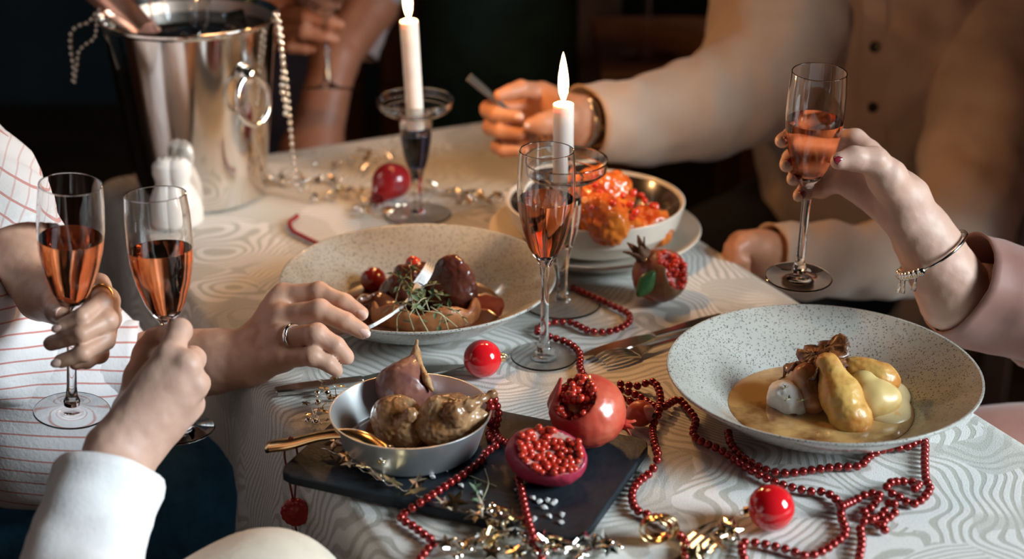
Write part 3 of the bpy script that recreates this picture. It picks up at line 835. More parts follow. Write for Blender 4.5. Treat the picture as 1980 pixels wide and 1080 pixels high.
def pool(name, base, rx, ry, m, label, wob=.12, rot=0, h=.0022, seed=0):
    """a shallow pool of sauce with an uneven rounded edge"""
    vs = []; fs = []; n = 72; prof = [(0, 1.0), (.35, 1.0), (.7, .97), (.9, .8), (.97, .5), (1.0, 0.0)]
    vs.append((0, 0, h))
    for r, z in prof[1:]:
        for i in range(n):
            a = 2 * math.pi * i / n
            s = 1 + wob * mnoise.noise(Vector((math.cos(a) * 1.6 + seed, math.sin(a) * 1.6, seed)))
            vs.append((rx * r * s * math.cos(a), ry * r * s * math.sin(a), h * z))
    for i in range(n):
        fs.append((0, 1 + i, 1 + (i + 1) % n))
    for q in range(len(prof) - 2):
        for i in range(n):
            j = (i + 1) % n; fs.append((1 + q * n + i, 1 + (q + 1) * n + i, 1 + (q + 1) * n + j, 1 + q * n + j))
    o = link(name, pymesh(vs, fs), m); o.location = base; o.rotation_euler = (0, 0, rot)
    set_props(o, label, 'sauce'); return o

# --- meat plate
zc = pC.z + .0062
flat_pool('gravy', pC + Vector((0, 0, .0135)), .0785, M['brown_sauce'], 'thin brown gravy pooled under the dark glazed meat')
pool('red_gravy', T(946, 585, zc + .0070), .016, .030, M['red_sauce'], 'red gravy streak beside the upright meat slab', .6, .5, .0010, 9)
blob_obj('meat_slab', [('e', T(868, 560, zc + .028), (.021, .012, .036), rot2(('Y', 8), ('Z', -14))), ('e', T(884, 575, zc + .022), (.019, .011, .030), rot2(('Y', 14)))],
         M['dark_meat'], .0014, .0022, 70, .0008, 260, .006, label='upright slab of dark glazed meat leaning over the herbs', cat='meat')
blob_obj('meat_chunk', [('e', T(792, 560, zc + .022), (.024, .020, .024)), ('e', T(768, 570, zc + .016), (.017, .018, .016)), ('e', T(815, 540, zc + .026), (.016, .014, .018))],
         M['dark_meat'], .0014, .0035, 80, .001, 260, .006, label='low chunk of dark glazed meat under the herb sprigs', cat='meat')
blob_obj('tomato', [('e', T(722, 540, zc + .016), (.0125, .0125, .0120)), ('c', T(722, 532, zc + .028), T(722, 528, zc + .0285), .001, .001)],
         M['tomato'], .0013, .0004, 60, label='dark roasted cherry tomato at the end of the meat', cat='tomato')
blob_obj('meat_glaze_piece', [('e', T(735, 592, zc + .012), (.020, .017, .013)), ('e', T(712, 590, zc + .010), (.013, .014, .010))],
         M['brown_sauce'], .0016, .002, 80, label='piece of gravy-covered meat below the cherry tomato', cat='meat')
# onion cup: curved shell around the meat
cup = []
for i in range(40):
    a = math.radians(160 + 225 * i / 39)
    cup.append(T(822, 598, zc + .012) + Vector((.047 * math.cos(a), .032 * math.sin(a), .004 * math.sin(i * .6))))
o = link('onion_ring', tube_mesh(cup, interp([.004, .010, .011, .011, .011, .010, .004], 40), 14, True, (.5, 1.1), .0012, 90), M['onion_cut'])
set_props(recentre(o), 'caramelised onion ring curved around the dark meat', 'onion')
blob_obj('carrot_piece', [('e', T(880, 622, zc + .008), (.016, .010, .009), rot2(('Z', 20)))], M['onion_cut'], .0013, .0012, 90, label='browned vegetable slice in front of the meat', cat='vegetable')
blob_obj('glazed_carrot', [('c', T(800, 510, zc + .040), T(806, 530, zc + .030), .008, .011)], M['pepper'], .0013, .0012, 90, label='glazed red pepper piece on top of the meat', cat='vegetable')
# herb sprigs: stem with small leaflets, each sprig a thing
leaf_me = pymesh([(0, 0, 0), (.0014, .0025, .0004), (0, .0062, .0), (-.0014, .0025, .0004), (0, .0028, -.0005)], [(0, 1, 4), (1, 2, 4), (2, 3, 4), (3, 0, 4)])
def sprig(name, pts, nl, lab, group, r=.00055, ms=None, leafscale=1.0):
    path = smooth_path(pts, .002)
    t = thing(name, lab, 'herb', path[0], group)
    link('stem', tube_mesh(path, interp([r * 1.2, r, r * .6], len(path)), 6), ms or M['herb_stem'], t)
    for k in range(nl):
        i = int(len(path) * (.35 + .63 * k / max(1, nl - 1))); i = min(i, len(path) - 1)
        l = link('leaf', leaf_me, M['herb'], t, world=False, loc=path[i] - path[0])
        l.rotation_euler = (random.uniform(-.6, .9), random.uniform(-.6, .6), random.uniform(0, 6.28))
        s = random.uniform(.7, 1.4) * leafscale; l.scale = (s, s, s)
    return t
for (x0, y0, x1, y1, h0, h1, n) in ((760, 600, 800, 515, .032, .052, 14), (775, 590, 842, 548, .034, .054, 14), (800, 605, 760, 528, .036, .05, 12), (812, 600, 860, 570, .034, .045, 12),
                                    (820, 610, 795, 500, .03, .056, 14), (830, 600, 780, 560, .036, .05, 12), (790, 610, 830, 575, .04, .048, 12),
                                    (768, 640, 778, 600, .018, .04, 3), (800, 638, 780, 585, .02, .045, 3), (828, 642, 800, 580, .02, .044, 3), (868, 640, 815, 600, .018, .04, 3),
                                    (884, 632, 830, 592, .018, .04, 5), (845, 645, 850, 600, .016, .036, 4), (740, 605, 800, 590, .026, .044, 6), (905, 625, 850, 590, .02, .04, 8)):
    a = T(x0, y0, zc + h0); b2 = T(x1, y1, zc + h1)
    mid = (a + b2) / 2 + Vector((random.uniform(-.006, .006), random.uniform(-.006, .006), .006))
    sprig('herb_sprig', [a, mid, b2], n, 'thin green herb sprig scattered over the dark glazed meat', 'herb sprigs on the meat', leafscale=1.25)
# --- fish plate
zr = pR.z + .0060
flat_pool('butter_sauce', pR + Vector((0, 0, .0120)), .0760, M['yellow_sauce'], 'buttery golden sauce pooled under the fish and potatoes')
blob_obj('puree', [('e', T(1710, 790, zr + .004), (.022, .030, .010)), ('e', T(1722, 765, zr + .004), (.018, .02, .011))], M['mash'], .0016, .0015, 70,
         label='pale puree flecked with orange beside the potato slice', cat='puree')
blob_obj('fish_piece', [('e', T(1520, 770, zr + .012), (.017, .013, .015), rot2(('Z', -30), ('Y', 15))), ('e', T(1536, 785, zr + .008), (.013, .011, .010))], M['fish'], .0013, .0018, 90, .0006, 260, .005,
         label='white fish piece flecked with herbs at the edge of the sauce', cat='fish')
blob_obj('fish_skin', [('c', T(1499, 772, zr + .007), T(1534, 803, zr + .004), .0060, .0045), ('c', T(1499, 772, zr + .007), T(1508, 748, zr + .017), .0060, .0035)], M['crisp'], .0012, .0008, 120,
         label='brown strip of skin along the white fish piece', cat='fish')
for k, (x, y) in enumerate(((1512, 752), (1517, 774), (1543, 776), (1506, 733))):
    p = T(x, y, zr + .0245 - .004 * (k == 2) - .006 * (k == 3))
    sprig('herb_fleck', [p, p + Vector((.003, 0, .0012)), p + Vector((.006, .002, .001))], 4, 'dark herb fleck on the white fish piece', 'herb flecks on the fish', leafscale=.6)
blob_obj('potato_front', [('c', T(1600, 700, zr + .046), T(1640, 800, zr + .013), .009, .017), ('e', T(1626, 765, zr + .022), (.017, .020, .016)), ('e', T(1652, 815, zr + .009), (.013, .012, .009))],
         M['potato'], .0014, .0016, 70, .0005, 240, .008, label='long golden potato leaning from the crisped mushrooms into the sauce', cat='potato').name = 'potato'
blob_obj('potato', [('e', T(1682, 722, zr + .028), (.026, .013, .013), rot2(('Z', -16), ('Y', 12))), ('e', T(1702, 732, zr + .026), (.014, .012, .011))], M['potato'], .0014, .0014, 70, .0005, 240,
         label='curved golden potato slice at the back of the fish plate', cat='potato')
blob_obj('potato', [('e', T(1690, 770, zr + .016), (.022, .020, .016)), ('e', T(1668, 745, zr + .022), (.014, .012, .014))], M['potato_pale'], .0014, .0015, 70,
         label='pale potato slice beside the long golden potato', cat='potato')
blob_obj('onion_petal', [('c', T(1560, 720, zr + .034), T(1572, 778, zr + .012), .008, .011), ('e', T(1556, 735, zr + .026), (.012, .010, .014))], M['onion_cut'], .0013, .0016, 90,
         label='browned onion petal between the fish and the long potato', cat='onion')
for k, (x, y, z, r) in enumerate(((1548, 700, .040, .0105), (1575, 684, .052, .012), (1600, 672, .056, .012), (1612, 690, .050, .010), (1585, 715, .042, .011), (1598, 735, .034, .009))):
    c = T(x, y, zr + z - .006)
    vs = []; fs = []; nr, na = 6, 40
    for i in range(nr):
        for j in range(na):
            u = (i + .6) / (nr - .4); a = 2 * math.pi * j / na
            q = Vector((math.cos(a) * 3 + k, math.sin(a) * 3, k * 2.0))
            rr = r * 1.4 * u * (1 + .22 * mnoise.noise(q))
            vs.append(Vector((rr * math.cos(a), rr * math.sin(a), -r * .5 * u * u + r * u * u * (.34 * math.sin(a * 3 + k * 2 + 2 * mnoise.noise(q)) + .26 * math.sin(a * 8 + k)) + .0012 * mnoise.noise(Vector((rr * 400, a * 3, k))))))
    for i in range(nr - 1):
        for j in range(na):
            jj = (j + 1) % na; fs.append((i * na + j, (i + 1) * na + j, (i + 1) * na + jj, i * na + jj))
    fs.append(tuple(range(na - 1, -1, -1)))
    o = link('crisped_mushroom', pymesh(vs, fs), M['crisp']); o.location = c
    o.rotation_euler = (random.uniform(-.9, .5), random.uniform(-.7, .7), random.uniform(0, 6))
    md = o.modifiers.new('s', 'SOLIDIFY'); md.thickness = .0016; md.offset = 0
    set_props(o, 'crisped dark mushroom frill on top of the golden potatoes', 'mushroom', 'crisped mushrooms')
# --- fried chicken bowl
zb = pB.z + .0068 + .009
blob_obj('chicken_drumstick', [('e', T(1165, 425, zb + .045), (.030, .022, .024), rot2(('Z', -30), ('Y', 25))), ('c', T(1170, 420, zb + .048), T(1215, 385, zb + .050), .016, .007)], M['chicken'], .0015, .0034, 70, .0022, 170, .004,
         label='glazed chicken drumstick leaning at the middle of the bowl', cat='chicken')
blob_obj('chicken_piece', [('e', T(1262, 440, zb + .022), (.022, .020, .019), rot2(('Z', 20))), ('e', T(1240, 425, zb + .026), (.014, .014, .016))], M['chicken'], .0015, .0034, 70, .0022, 170, .004,
         label='round glazed chicken piece at the right rim of the dark bowl', cat='chicken')
blob_obj('chicken_piece', [('e', T(1205, 450, zb + .020), (.027, .016, .018), rot2(('Z', -10))), ('e', T(1180, 455, zb + .018), (.016, .013, .015))], M['chicken'], .0015, .0034, 70, .0022, 170, .004,
         label='long glazed chicken piece beside the dark salad leaves', cat='chicken')
blob_obj('chicken_piece', [('e', T(1160, 385, zb + .050), (.030, .018, .028), rot2(('Y', 10))), ('e', T(1188, 365, zb + .058), (.018, .014, .018))], M['chicken'], .0015, .0034, 70, .0022, 170, .004,
         label='tall glazed chicken piece at the back of the bowl', cat='chicken')
aril_me = ico_mesh(.0030, 2)
seedpts = [(1150, 358, .076), (1160, 372, .073), (1145, 400, .066), (1128, 405, .055), (1185, 392, .070), (1202, 397, .062), (1218, 395, .066), (1228, 411, .058), (1205, 378, .074), (1225, 373, .062), (1240, 378, .055), (1247, 388, .052), (1262, 398, .047), (1268, 400, .047), (1140, 420, .055), (1222, 420, .05)]
for x, y, z in seedpts:
    o = link('pomegranate_seed', aril_me, M['pepper'], loc=T(x, y, zb + z - .004))
    o.scale = (1.25, 1.0, 1.6); o.rotation_euler = (random.random() * 3, random.random() * 3, 0)
    set_props(o, 'bright red pomegranate seed scattered on the glazed chicken', 'seed', 'pomegranate seeds on the chicken')
for k in range(20):
    x = 1050 + 95 * random.random(); y = 410 + 60 * random.random()
    p = T(x, y, zb + .010 + .014 * random.random())
    vs = []; fs = []
    nL, nW = 7, 5
    for i in range(nL):
        for j in range(nW):
            u = i / (nL - 1); v = j / (nW - 1) - .5
            w = .016 * math.sin(math.pi * min(.97, u * .9 + .08)) * (1 + .25 * math.sin(i * 2.2 + j))
            vs.append((u * .034 - .015, v * 2 * w, .006 * math.sin(3 * u + k) + .004 * math.cos(9 * v + i) + .004 * abs(v)))
    for i in range(nL - 1):
        for j in range(nW - 1):
            fs.append((i * nW + j, (i + 1) * nW + j, (i + 1) * nW + j + 1, i * nW + j + 1))
    o = link('salad_leaf', pymesh(vs, fs), M['greens'] if k % 4 else M['green_leaf']); o.location = p
    o.rotation_euler = (random.uniform(-.7, .7), random.uniform(-.7, .7), random.uniform(0, 6.28))
    md = o.modifiers.new('s', 'SOLIDIFY'); md.thickness = .0007
    set_props(o, 'dark curled salad leaf at the side of the chicken bowl', 'salad leaf', 'salad leaves in the bowl')
# --- quails and roast onion in the pan
zp = pP.z + .004
pool('pan_juices', Vector((pP.x, pP.y, zp)), .051, .051, M['brown_sauce'], 'dark cooking juices in the bottom of the steel pan', .02, 0, .003, 2)
blob_obj('roast_quail', [('e', T(865, 812, zp + .022), (.027, .021, .022), rot2(('Z', 25))), ('e', T(838, 820, zp + .016), (.017, .017, .017)), ('c', T(880, 800, zp + .034), T(930, 770, zp + .036), .011, .0035),
                         ('c', T(885, 820, zp + .022), T(928, 806, zp + .024), .009, .006), ('c', T(860, 780, zp + .036), T(905, 785, zp + .040), .007, .006), ('c', T(905, 785, zp + .040), T(952, 762, zp + .044), .0038, .0024), ('e', T(954, 761, zp + .0445), (.0035, .003, .003))],
         M['quail'], .0012, .0020, 75, .0011, 300, .0022, label='roast quail with its leg raised over the pan rim', cat='quail', group='roast quails in the pan')
blob_obj('roast_quail', [('e', T(768, 812, zp + .018), (.021, .020, .020), rot2(('Z', -20))), ('e', T(788, 830, zp + .014), (.016, .015, .014)), ('c', T(748, 838, zp + .014), T(795, 802, zp + .033), .005, .006),
                         ('c', T(735, 845, zp + .008), T(812, 846, zp + .008), .005, .004)],
         M['quail'], .0012, .0020, 75, .0011, 300, .0022, label='roast quail lying folded beside the other quail near the pan handle', cat='quail', group='roast quails in the pan')
oc = T(782, 752, zp + .022)
ot = thing('roast_onion', 'purple-brown roast onion with a pointed tip leaning in the pan', 'onion', oc - Vector((0, 0, .02)))
t1 = U(804, 690, depth(oc) + .004)
blob_obj('bulb', [('e', oc, (.024, .020, .019), rot2(('Y', 20))), ('c', oc + Vector((.002, 0, .008)), t1, .017, .005)], M['fig'], .0014, .0012, 60, .0005, 200, .010, parent=ot)
blob_obj('tip', [('c', t1 - Vector((0.001, 0, .006)), U(806, 658, depth(oc) + .005), .0062, .0014), ('c', t1, U(826, 735, depth(oc) - .016), .0035, .0028), ('c', U(826, 735, depth(oc) - .016), U(836, 755, depth(oc) - .014), .003, .002)],
         M['fig_tip'], .0011, .001, 130, .0004, 300, .003, parent=ot)

# ------------------------------------------------------------------ pomegranates
def crown(t, c, axis, s=1.0, m=None):
    axis = Vector(axis).normalized(); q = Vector((0, 0, 1)).rotation_difference(axis)
    for k in range(6):
        a = k * math.pi / 3
        vs = []
        for zz, r, w in ((0, .006, .0042), (.005, .0055, .0036), (.010, .0075, .0024), (.0145, .0110, .0004)):
            for sgn in (-1, 1):
                v = Vector((r * math.cos(a), r * math.sin(a), zz)) + Vector((-math.sin(a), math.cos(a), 0)) * w * sgn
                vs.append(Vector(c) + (q @ v) * s)
        o = link('crown_sepal', pymesh(vs, [(0, 1, 3, 2), (2, 3, 5, 4), (4, 5, 7, 6)]), m or M['crown'], t)
        md = o.modifiers.new('s', 'SOLIDIFY'); md.thickness = .0011 * s; md.offset = 0
def arils(t, pts, r=1.0, m=None):
    for p, s in pts:
        o = link('aril', aril_me, m or M['aril'], t, world=False, loc=Vector(p) - Vector(t.location))
        o.scale = (s * r, s * r * 1.15, s * r * 1.25); o.rotation_euler = (random.random() * 3, random.random() * 3, random.random() * 3)
def torn_pomegranate(center, R, view, cavs, label, rind, nar, base_z, crown_ax=None, crown_m=None, crown_s=1.0, inner=.80, shards=()):
    """fruit with torn cavities; cavs = list of (direction, radius); arils line each cavity"""
    c = Vector(center)
    t = thing('pomegranate', label, 'pomegranate', (c.x, c.y, base_z))
    h = .0013
    B = Blob(c - Vector((R * 1.3,) * 3), c + Vector((R * 1.3,) * 3), h)
    B.ell(c, (R, R, R * .96), None, .002)
    for k in range(6):
        a = k * math.pi / 3
    for d, cr, depthf in cavs:
        d = Vector(d).normalized()
        B.ell(c + d * R * depthf, (cr, cr, cr), None, .002, True)
    for a_, b_, r1, r2 in shards: B.cap(c + Vector(a_) * R, c + Vector(b_) * R, r1, r2, .004)
    me = B.mesh(.0012, 45, .0005, 170)
    o = link('rind', me, rind, t)
    # pith inside the cavities: faces well inside the sphere
    me.materials.append(M['pith'])
    for p in me.polygons:
        if (Vector(p.center) - c).length < R * .93: p.material_index = 1
    pts = []
    for d, cr, depthf in cavs:
        d = Vector(d).normalized(); cc = c + d * R * depthf
        tries = 0; got = []
        while len(got) < nar and tries < 4000:
            tries += 1
            v = Vector((random.gauss(0, 1), random.gauss(0, 1), random.gauss(0, 1))).normalized()
            p = cc + v * cr * random.uniform(.86, .97)
            if (p - c).length > R * .93 or v.dot(d) > .3: continue
            if any((p - g).length < .0036 for g, _ in got): continue
            if mnoise.noise(p * 90) < -.12: continue
            got.append((p, random.uniform(.7, 1.05)))
        pts += got
    arils(t, pts)
    if crown_ax is not None:
        crown(t, c + Vector(crown_ax).normalized() * R * .96, crown_ax, crown_s, crown_m)
    return t, c
tocam = lambda p: (CAM - Vector(p)).normalized()
# fruit with leaf standing behind the flute
c1 = T(1276, 532, TZ + .028); c1.z = TZ + .0285
torn_pomegranate(c1, .0272, None, [(Vector((.75, -.55, .35)), .0165, .80), (Vector((.25, -.45, .85)), .010, .92)], 'whole olive-red pomegranate torn open at one side with a green leaf', M['rind_olive'], 26, TZ + .0013,
                 Vector((-.62, -.1, .78)), None, 1.15)
tp = [o for o in bpy.data.objects if o.name.startswith('pomegranate') and 'olive-red' in o.get('label', '')][0]
lv = []
for i in range(9):
    u = i / 8
    for j in range(5):
        v = j / 4 - .5
        px_ = 1232 + 34 * u + v * 22 * math.sin(math.pi * (u * .92 + .04)); py_ = 572 - 48 * u + v * 26 * math.sin(math.pi * (u * .92 + .04))
        q = U(px_, py_, depth(c1) - .0305 + .006 * abs(v))
        lv.append(q)
fs = [(i * 5 + j, (i + 1) * 5 + j, (i + 1) * 5 + j + 1, i * 5 + j + 1) for i in range(8) for j in range(4)]
o = link('leaf', pymesh(lv, fs), M['green_leaf'], tp); md = o.modifiers.new('s', 'SOLIDIFY'); md.thickness = .0006
# large torn half lying on the slate
c2 = T(1136, 798, SLT + .028); c2.z = SLT + .0295
torn_pomegranate(c2, .0305, None, [(Vector((-.45, -.55, .72)), .0165, .80), (Vector((-.55, .1, .85)), .0135, .85), (Vector((-.2, -.35, .9)), .010, .9)], 'large red pomegranate torn open at the top on the slate board', M['rind'], 34, SLT,
                 Vector((.86, -.12, -.28)), M['rind'], .62, shards=[((-.90, -.28, .12), (-.70, -.22, 1.02), .0036, .0016), ((-.92, .08, .2), (-.70, .0, .92), .0036, .0018)])
# quarter: wedge with arils facing up
c3 = T(1056, 880, SLT + .022); c3.z = SLT + .021
t3 = thing('pomegranate_quarter', 'pink pomegranate wedge packed with red seeds on the slate board', 'pomegranate', (c3.x, c3.y, SLT))
B = Blob(c3 - Vector((.05, .05, .05)), c3 + Vector((.05, .05, .05)), .0012)
R3 = rot2(('Z', -22), ('X', 22))
B.ell(c3, (.0325, .023, .0210), R3, .002)
ncut = (Vector((.10, -.50, .86))).normalized()
B.ell(c3 + ncut * .0345, (.046, .040, .0290), Vector((0, 0, 1)).rotation_difference(ncut).to_matrix() @ rotm('Z', -25), .002, True)
me = B.mesh(.0009, 60, .0004, 200)
o = link('rind', me, M['rind_pink'], t3); me.materials.append(M['pith'])
for p in me.polygons:
    q = R3.transposed() @ (Vector(p.center) - c3)
    if Vector((q.x / .0325, q.y / .023, q.z / .0210)).length < .93: p.material_index = 1
got = []; tries = 0
vl = [Vector(p.center) for p in me.polygons if p.material_index == 1]
while tries < 5000 and len(got) < 90:
    tries += 1
    p = random.choice(vl) + ncut * random.uniform(-.0002, .0030)
    q = R3.transposed() @ (p - c3)
    if abs(q.x) > .027 or mnoise.noise(p * 140) < .02: continue
    if any((p - g).length < .0037 for g, _ in got): continue
    got.append((p, random.uniform(.7, 1.1)))
arils(t3, got)
# little broken end with a calyx
c4 = T(1238, 800, TZ + .012); c4.z = TZ + .0125
t4 = thing('pomegranate_end', 'small pomegranate end with its dry calyx among the red beads', 'pomegranate', (c4.x, c4.y, TZ + .0013))
blob_obj('rind', [('e', c4, (.0115, .010, .0105)), ('c', c4, c4 + Vector((-.008, -.002, -.004)), .009, .0055)], M['rind'], .0012, .0008, 90, parent=t4)
blob_obj('cut_face', [('e', c4 + Vector((.0055, -.0045, .0025)), (.0062, .0055, .0072))], M['pith'], .0011, .0008, 120, parent=t4)
blob_obj('calyx', [('e', c4 + Vector((.0098, -.0072, .0022)), (.0026, .0022, .0026))], M['button'], .0009, .0004, 120, parent=t4)
# small dark one at the back
c5 = T(757, 352, TZ + .0218); c5.z = TZ + .0228
t5 = thing('pomegranate', 'small dark red pomegranate resting between candle holder and scattered stars', 'pomegranate', (c5.x, c5.y, TZ + .0013))
blob_obj('rind', [('e', c5, (.0216, .0216, .0208)), ('c', c5, c5 + Vector((-.012, -.018, -.010)), .012, .0085)], M['rind_dark'], .0014, .0012, 50, parent=t5, k=.01)
crown(t5, c5 + Vector((-.011, -.0205, -.0095)), Vector((-.25, -.9, -.12)), .8, M['rind_dark'])

# ------------------------------------------------------------------ baubles
def bauble(px, py, r, capdir, lab):
    c = T(px, py, TZ + .0013 + r)
    t = thing('bauble', lab, 'bauble', (c.x, c.y, TZ + .0013), 'red glass baubles')
    s = link('ball', lathe_mesh([(r * math.sin(math.pi * i / 28), -r * math.cos(math.pi * i / 28)) for i in range(29)], 48), M['bauble'], t, world=False); s.location = (0, 0, r)
    d = Vector(capdir).normalized(); q = Vector((0, 0, 1)).rotation_difference(d)
    cpo = link('cap', lathe_mesh([(0, 0), (.0042, 0), (.0042, .0035), (.003, .004), (0, .004)], 20), M['gold'], t, world=False)
    cpo.location = Vector((0, 0, r)) + d * (r - .0008); cpo.rotation_mode = 'QUATERNION'; cpo.rotation_quaternion = q
    lpn = [(.0022 * math.cos(a), 0, .0050 + .0022 * math.sin(a)) for a in [i * math.pi / 6 for i in range(13)]]
    lo = link('loop', tube_mesh(lpn, .0004, 5, False), M['gold'], cpo, world=False)
bauble(933, 693, .0167, (.9, .35, -.1), 'shiny red bauble lying behind the pan near the flute foot')
bauble(1491, 981, .0172, (-.9, .1, -.25), 'shiny red bauble lying between the bead strings and fork')
# ================================================================== BEAD STRINGS
CLT = TZ + .0013
RB = .0036
bead_me = ico_mesh(RB, 2)
def bead_string(pts, lab, r=RB, me=None, m=None, name='bead_string', group='red bead strings', tm=None, space=2.06, jit=.0, thr=.0006):
    P = []
    for p in pts:
        if len(p) == 2: P.append(T(p[0], p[1], CLT + r))
        elif isinstance(p, Vector): P.append(p)
        else: P.append(T(p[0], p[1], p[2] + r))
    path = smooth_path(P, r * space)
    t = thing(name, lab, 'beads', path[0] - Vector((0, 0, r)), group)
    for p in path:
        o = link('bead', me or bead_me, m or M['bead'], t, world=False, loc=p - Vector(t.location) + Vector((random.uniform(-jit, jit), random.uniform(-jit, jit), 0)))
    link('thread', tube_mesh(path, thr, 5), tm or M['thread'], t)
    return t
bead_string([(1108, 556), (1150, 575), (1190, 593), (1216, 608), (1212, 626), (1180, 640), (1140, 639), (1100, 622), (1055, 626), (1038, 640), (1062, 650), (1098, 662), (1120, 682), (1122, 712), (1138, 736),
             (1170, 749), (1212, 756), (1246, 772), (1262, 790)], 'red bead string looping around the flute foot behind the torn pomegranate')
bead_string([(1190, 766), (1220, 776), (1250, 778), (1278, 788, CLT + .006), (1310, 772), (1330, 790), (1345, 812), (1340, 835), (1352, 850), (1400, 873), (1446, 905), (1500, 932), (1560, 948), (1598, 952), (1625, 975), (1626, 998), (1634, 1020),
             (1632, 1035), (1610, 1052), (1592, 1064), (1562, 1074), (1530, 1064), (1500, 1056), (1465, 1049), (1438, 1048), (1434, 1062), (1440, 1084)], 'long red bead string running under the fish plate rim toward the fork')
bead_string([(1200, 742), (1232, 746), (1262, 738, CLT + .006), (1276, 760, CLT + .006), (1274, 795, CLT + .006), (1262, 826), (1266, 858, SLT), (1272, 884, SLT), (1258, 912), (1234, 932), (1222, 955), (1230, 984), (1258, 996), (1286, 1008), (1308, 1028), (1326, 1050), (1322, 1088)],
            'red bead string falling from the tangle past the slate edge')
bead_string([(1408, 836), (1414, 858), (1440, 886), (1482, 908), (1524, 914), (1570, 908), (1618, 902), (1662, 900), (1684, 880), (1718, 866), (1752, 864), (1786, 850, CLT), (1788, 890), (1790, 925), (1798, 942), (1786, 962), (1764, 974),
             (1742, 962), (1720, 950), (1716, 935, CLT + .006), (1742, 930, CLT + .002), (1776, 934), (1764, 948, CLT + .006)], 'red bead string hanging from the fish plate rim with a square bend')
bead_string([(1628, 978, CLT + .007), (1650, 968), (1676, 955), (1700, 954), (1688, 978), (1668, 992), (1694, 1002), (1712, 985), (1724, 965, CLT + .006), (1730, 990), (1706, 1010), (1712, 1024), (1698, 1014), (1680, 1002, CLT + .006), (1664, 1018), (1666, 1046), (1662, 1072), (1656, 1100)],
            'knotted red bead string tangled beside the lone bauble')
PANR = pP.z + .033
bead_string([(938, 768, PANR), (950, 780, PANR), (944, 800, PANR - .012), (950, 824, SLT), (946, 842, SLT), (960, 858, SLT), (940, 874, SLT), (926, 894, SLT), (896, 916, SLT), (868, 934, SLT), (842, 952, SLT), (812, 972, SLT), (784, 990), (776, 1002), (798, 1016), (822, 1034), (838, 1048), (826, 1062), (804, 1090)],
            'red bead string hanging over the pan rim and across the slate board')
bead_string([(956, 772, PANR), (964, 800, PANR - .015), (958, 832, SLT), (972, 852, SLT + .004), (988, 858, SLT)], 'short red bead string doubled beside the pan rim')
bead_string([(1002, 926, SLT), (1010, 960, SLT), (1018, 996, SLT), (1030, 1036, SLT), (1042, 1064), (1050, 1096)], 'straight red bead string running down the slate from the pink wedge')
bead_string([(574, 418), (560, 430), (566, 446), (584, 456), (604, 466), (622, 474)], 'short curl of red beads behind the meat plate', r=.0030, me=ico_mesh(.0030, 2))

# silver bead strings over the bucket rim
sb_me = ico_mesh(.0030, 2)
rimz = BH + .003
def rim_pt(ang, r=.0965, z=rimz):
    a = math.radians(ang); return bk + Vector((r * math.cos(a), r * math.sin(a), z))
sp_ = [rim_pt(5, .090, BH - .01), rim_pt(-4, .0955), rim_pt(-10, .102, BH - .012)]
last = sp_[-1]
for dz, dx in ((.035, .001), (.06, .003), (.09, .004), (.12, .005), (.15, .006), (.175, .007), (.185, .012)):
    sp_.append(Vector((last.x + dx, last.y, last.z - dz)))
bead_string(sp_, 'silver bead string hanging down the bucket beside the ring handle', .0030, sb_me, M['bead_silver'], group='silver bead strings', tm=M['silver'], space=2.7, thr=.0003)
sp2 = [rim_pt(-2, .089, BH - .008), rim_pt(-10, .0965, rimz), rim_pt(-15, .104, BH - .02)]
last = sp2[-1]
for dz, dx in ((.03, .002), (.055, -.001), (.075, .002), (.09, .0)):
    sp2.append(Vector((last.x + dx, last.y, last.z - dz)))
bead_string(sp2, 'shorter silver bead string beside the long one on the bucket', .0030, sb_me, M['bead_silver'], group='silver bead strings', tm=M['silver'], space=2.7, thr=.0003)
L0 = rim_pt(172, .0965, BH - .004); 
sp3 = [rim_pt(175, .088, BH - .012), rim_pt(174, .0965, BH + .004)] + [U(x, y, 1.80) for x, y in ((172, 42), (150, 50), (138, 62), (136, 80), (138, 105), (142, 130), (141, 160))]
bead_string(sp3, 'silver bead string looping out from the bucket and hanging beside it', .0027, sb_me, M['bead_silver'], group='silver bead strings', tm=M['silver'], space=2.7, thr=.0003)
sp4 = [rim_pt(186, .088, BH - .015), rim_pt(186, .0965, BH + .002)] + [U(x, y, 1.79) for x, y in ((184, 70), (166, 85), (152, 100), (149, 125), (145, 150), (143, 168))]
bead_string(sp4, 'second silver bead string knotted with the loop beside the bucket', .0024, ico_mesh(.0024, 2), M['bead_silver'], group='silver bead strings', tm=M['silver'], space=2.7, thr=.0003)

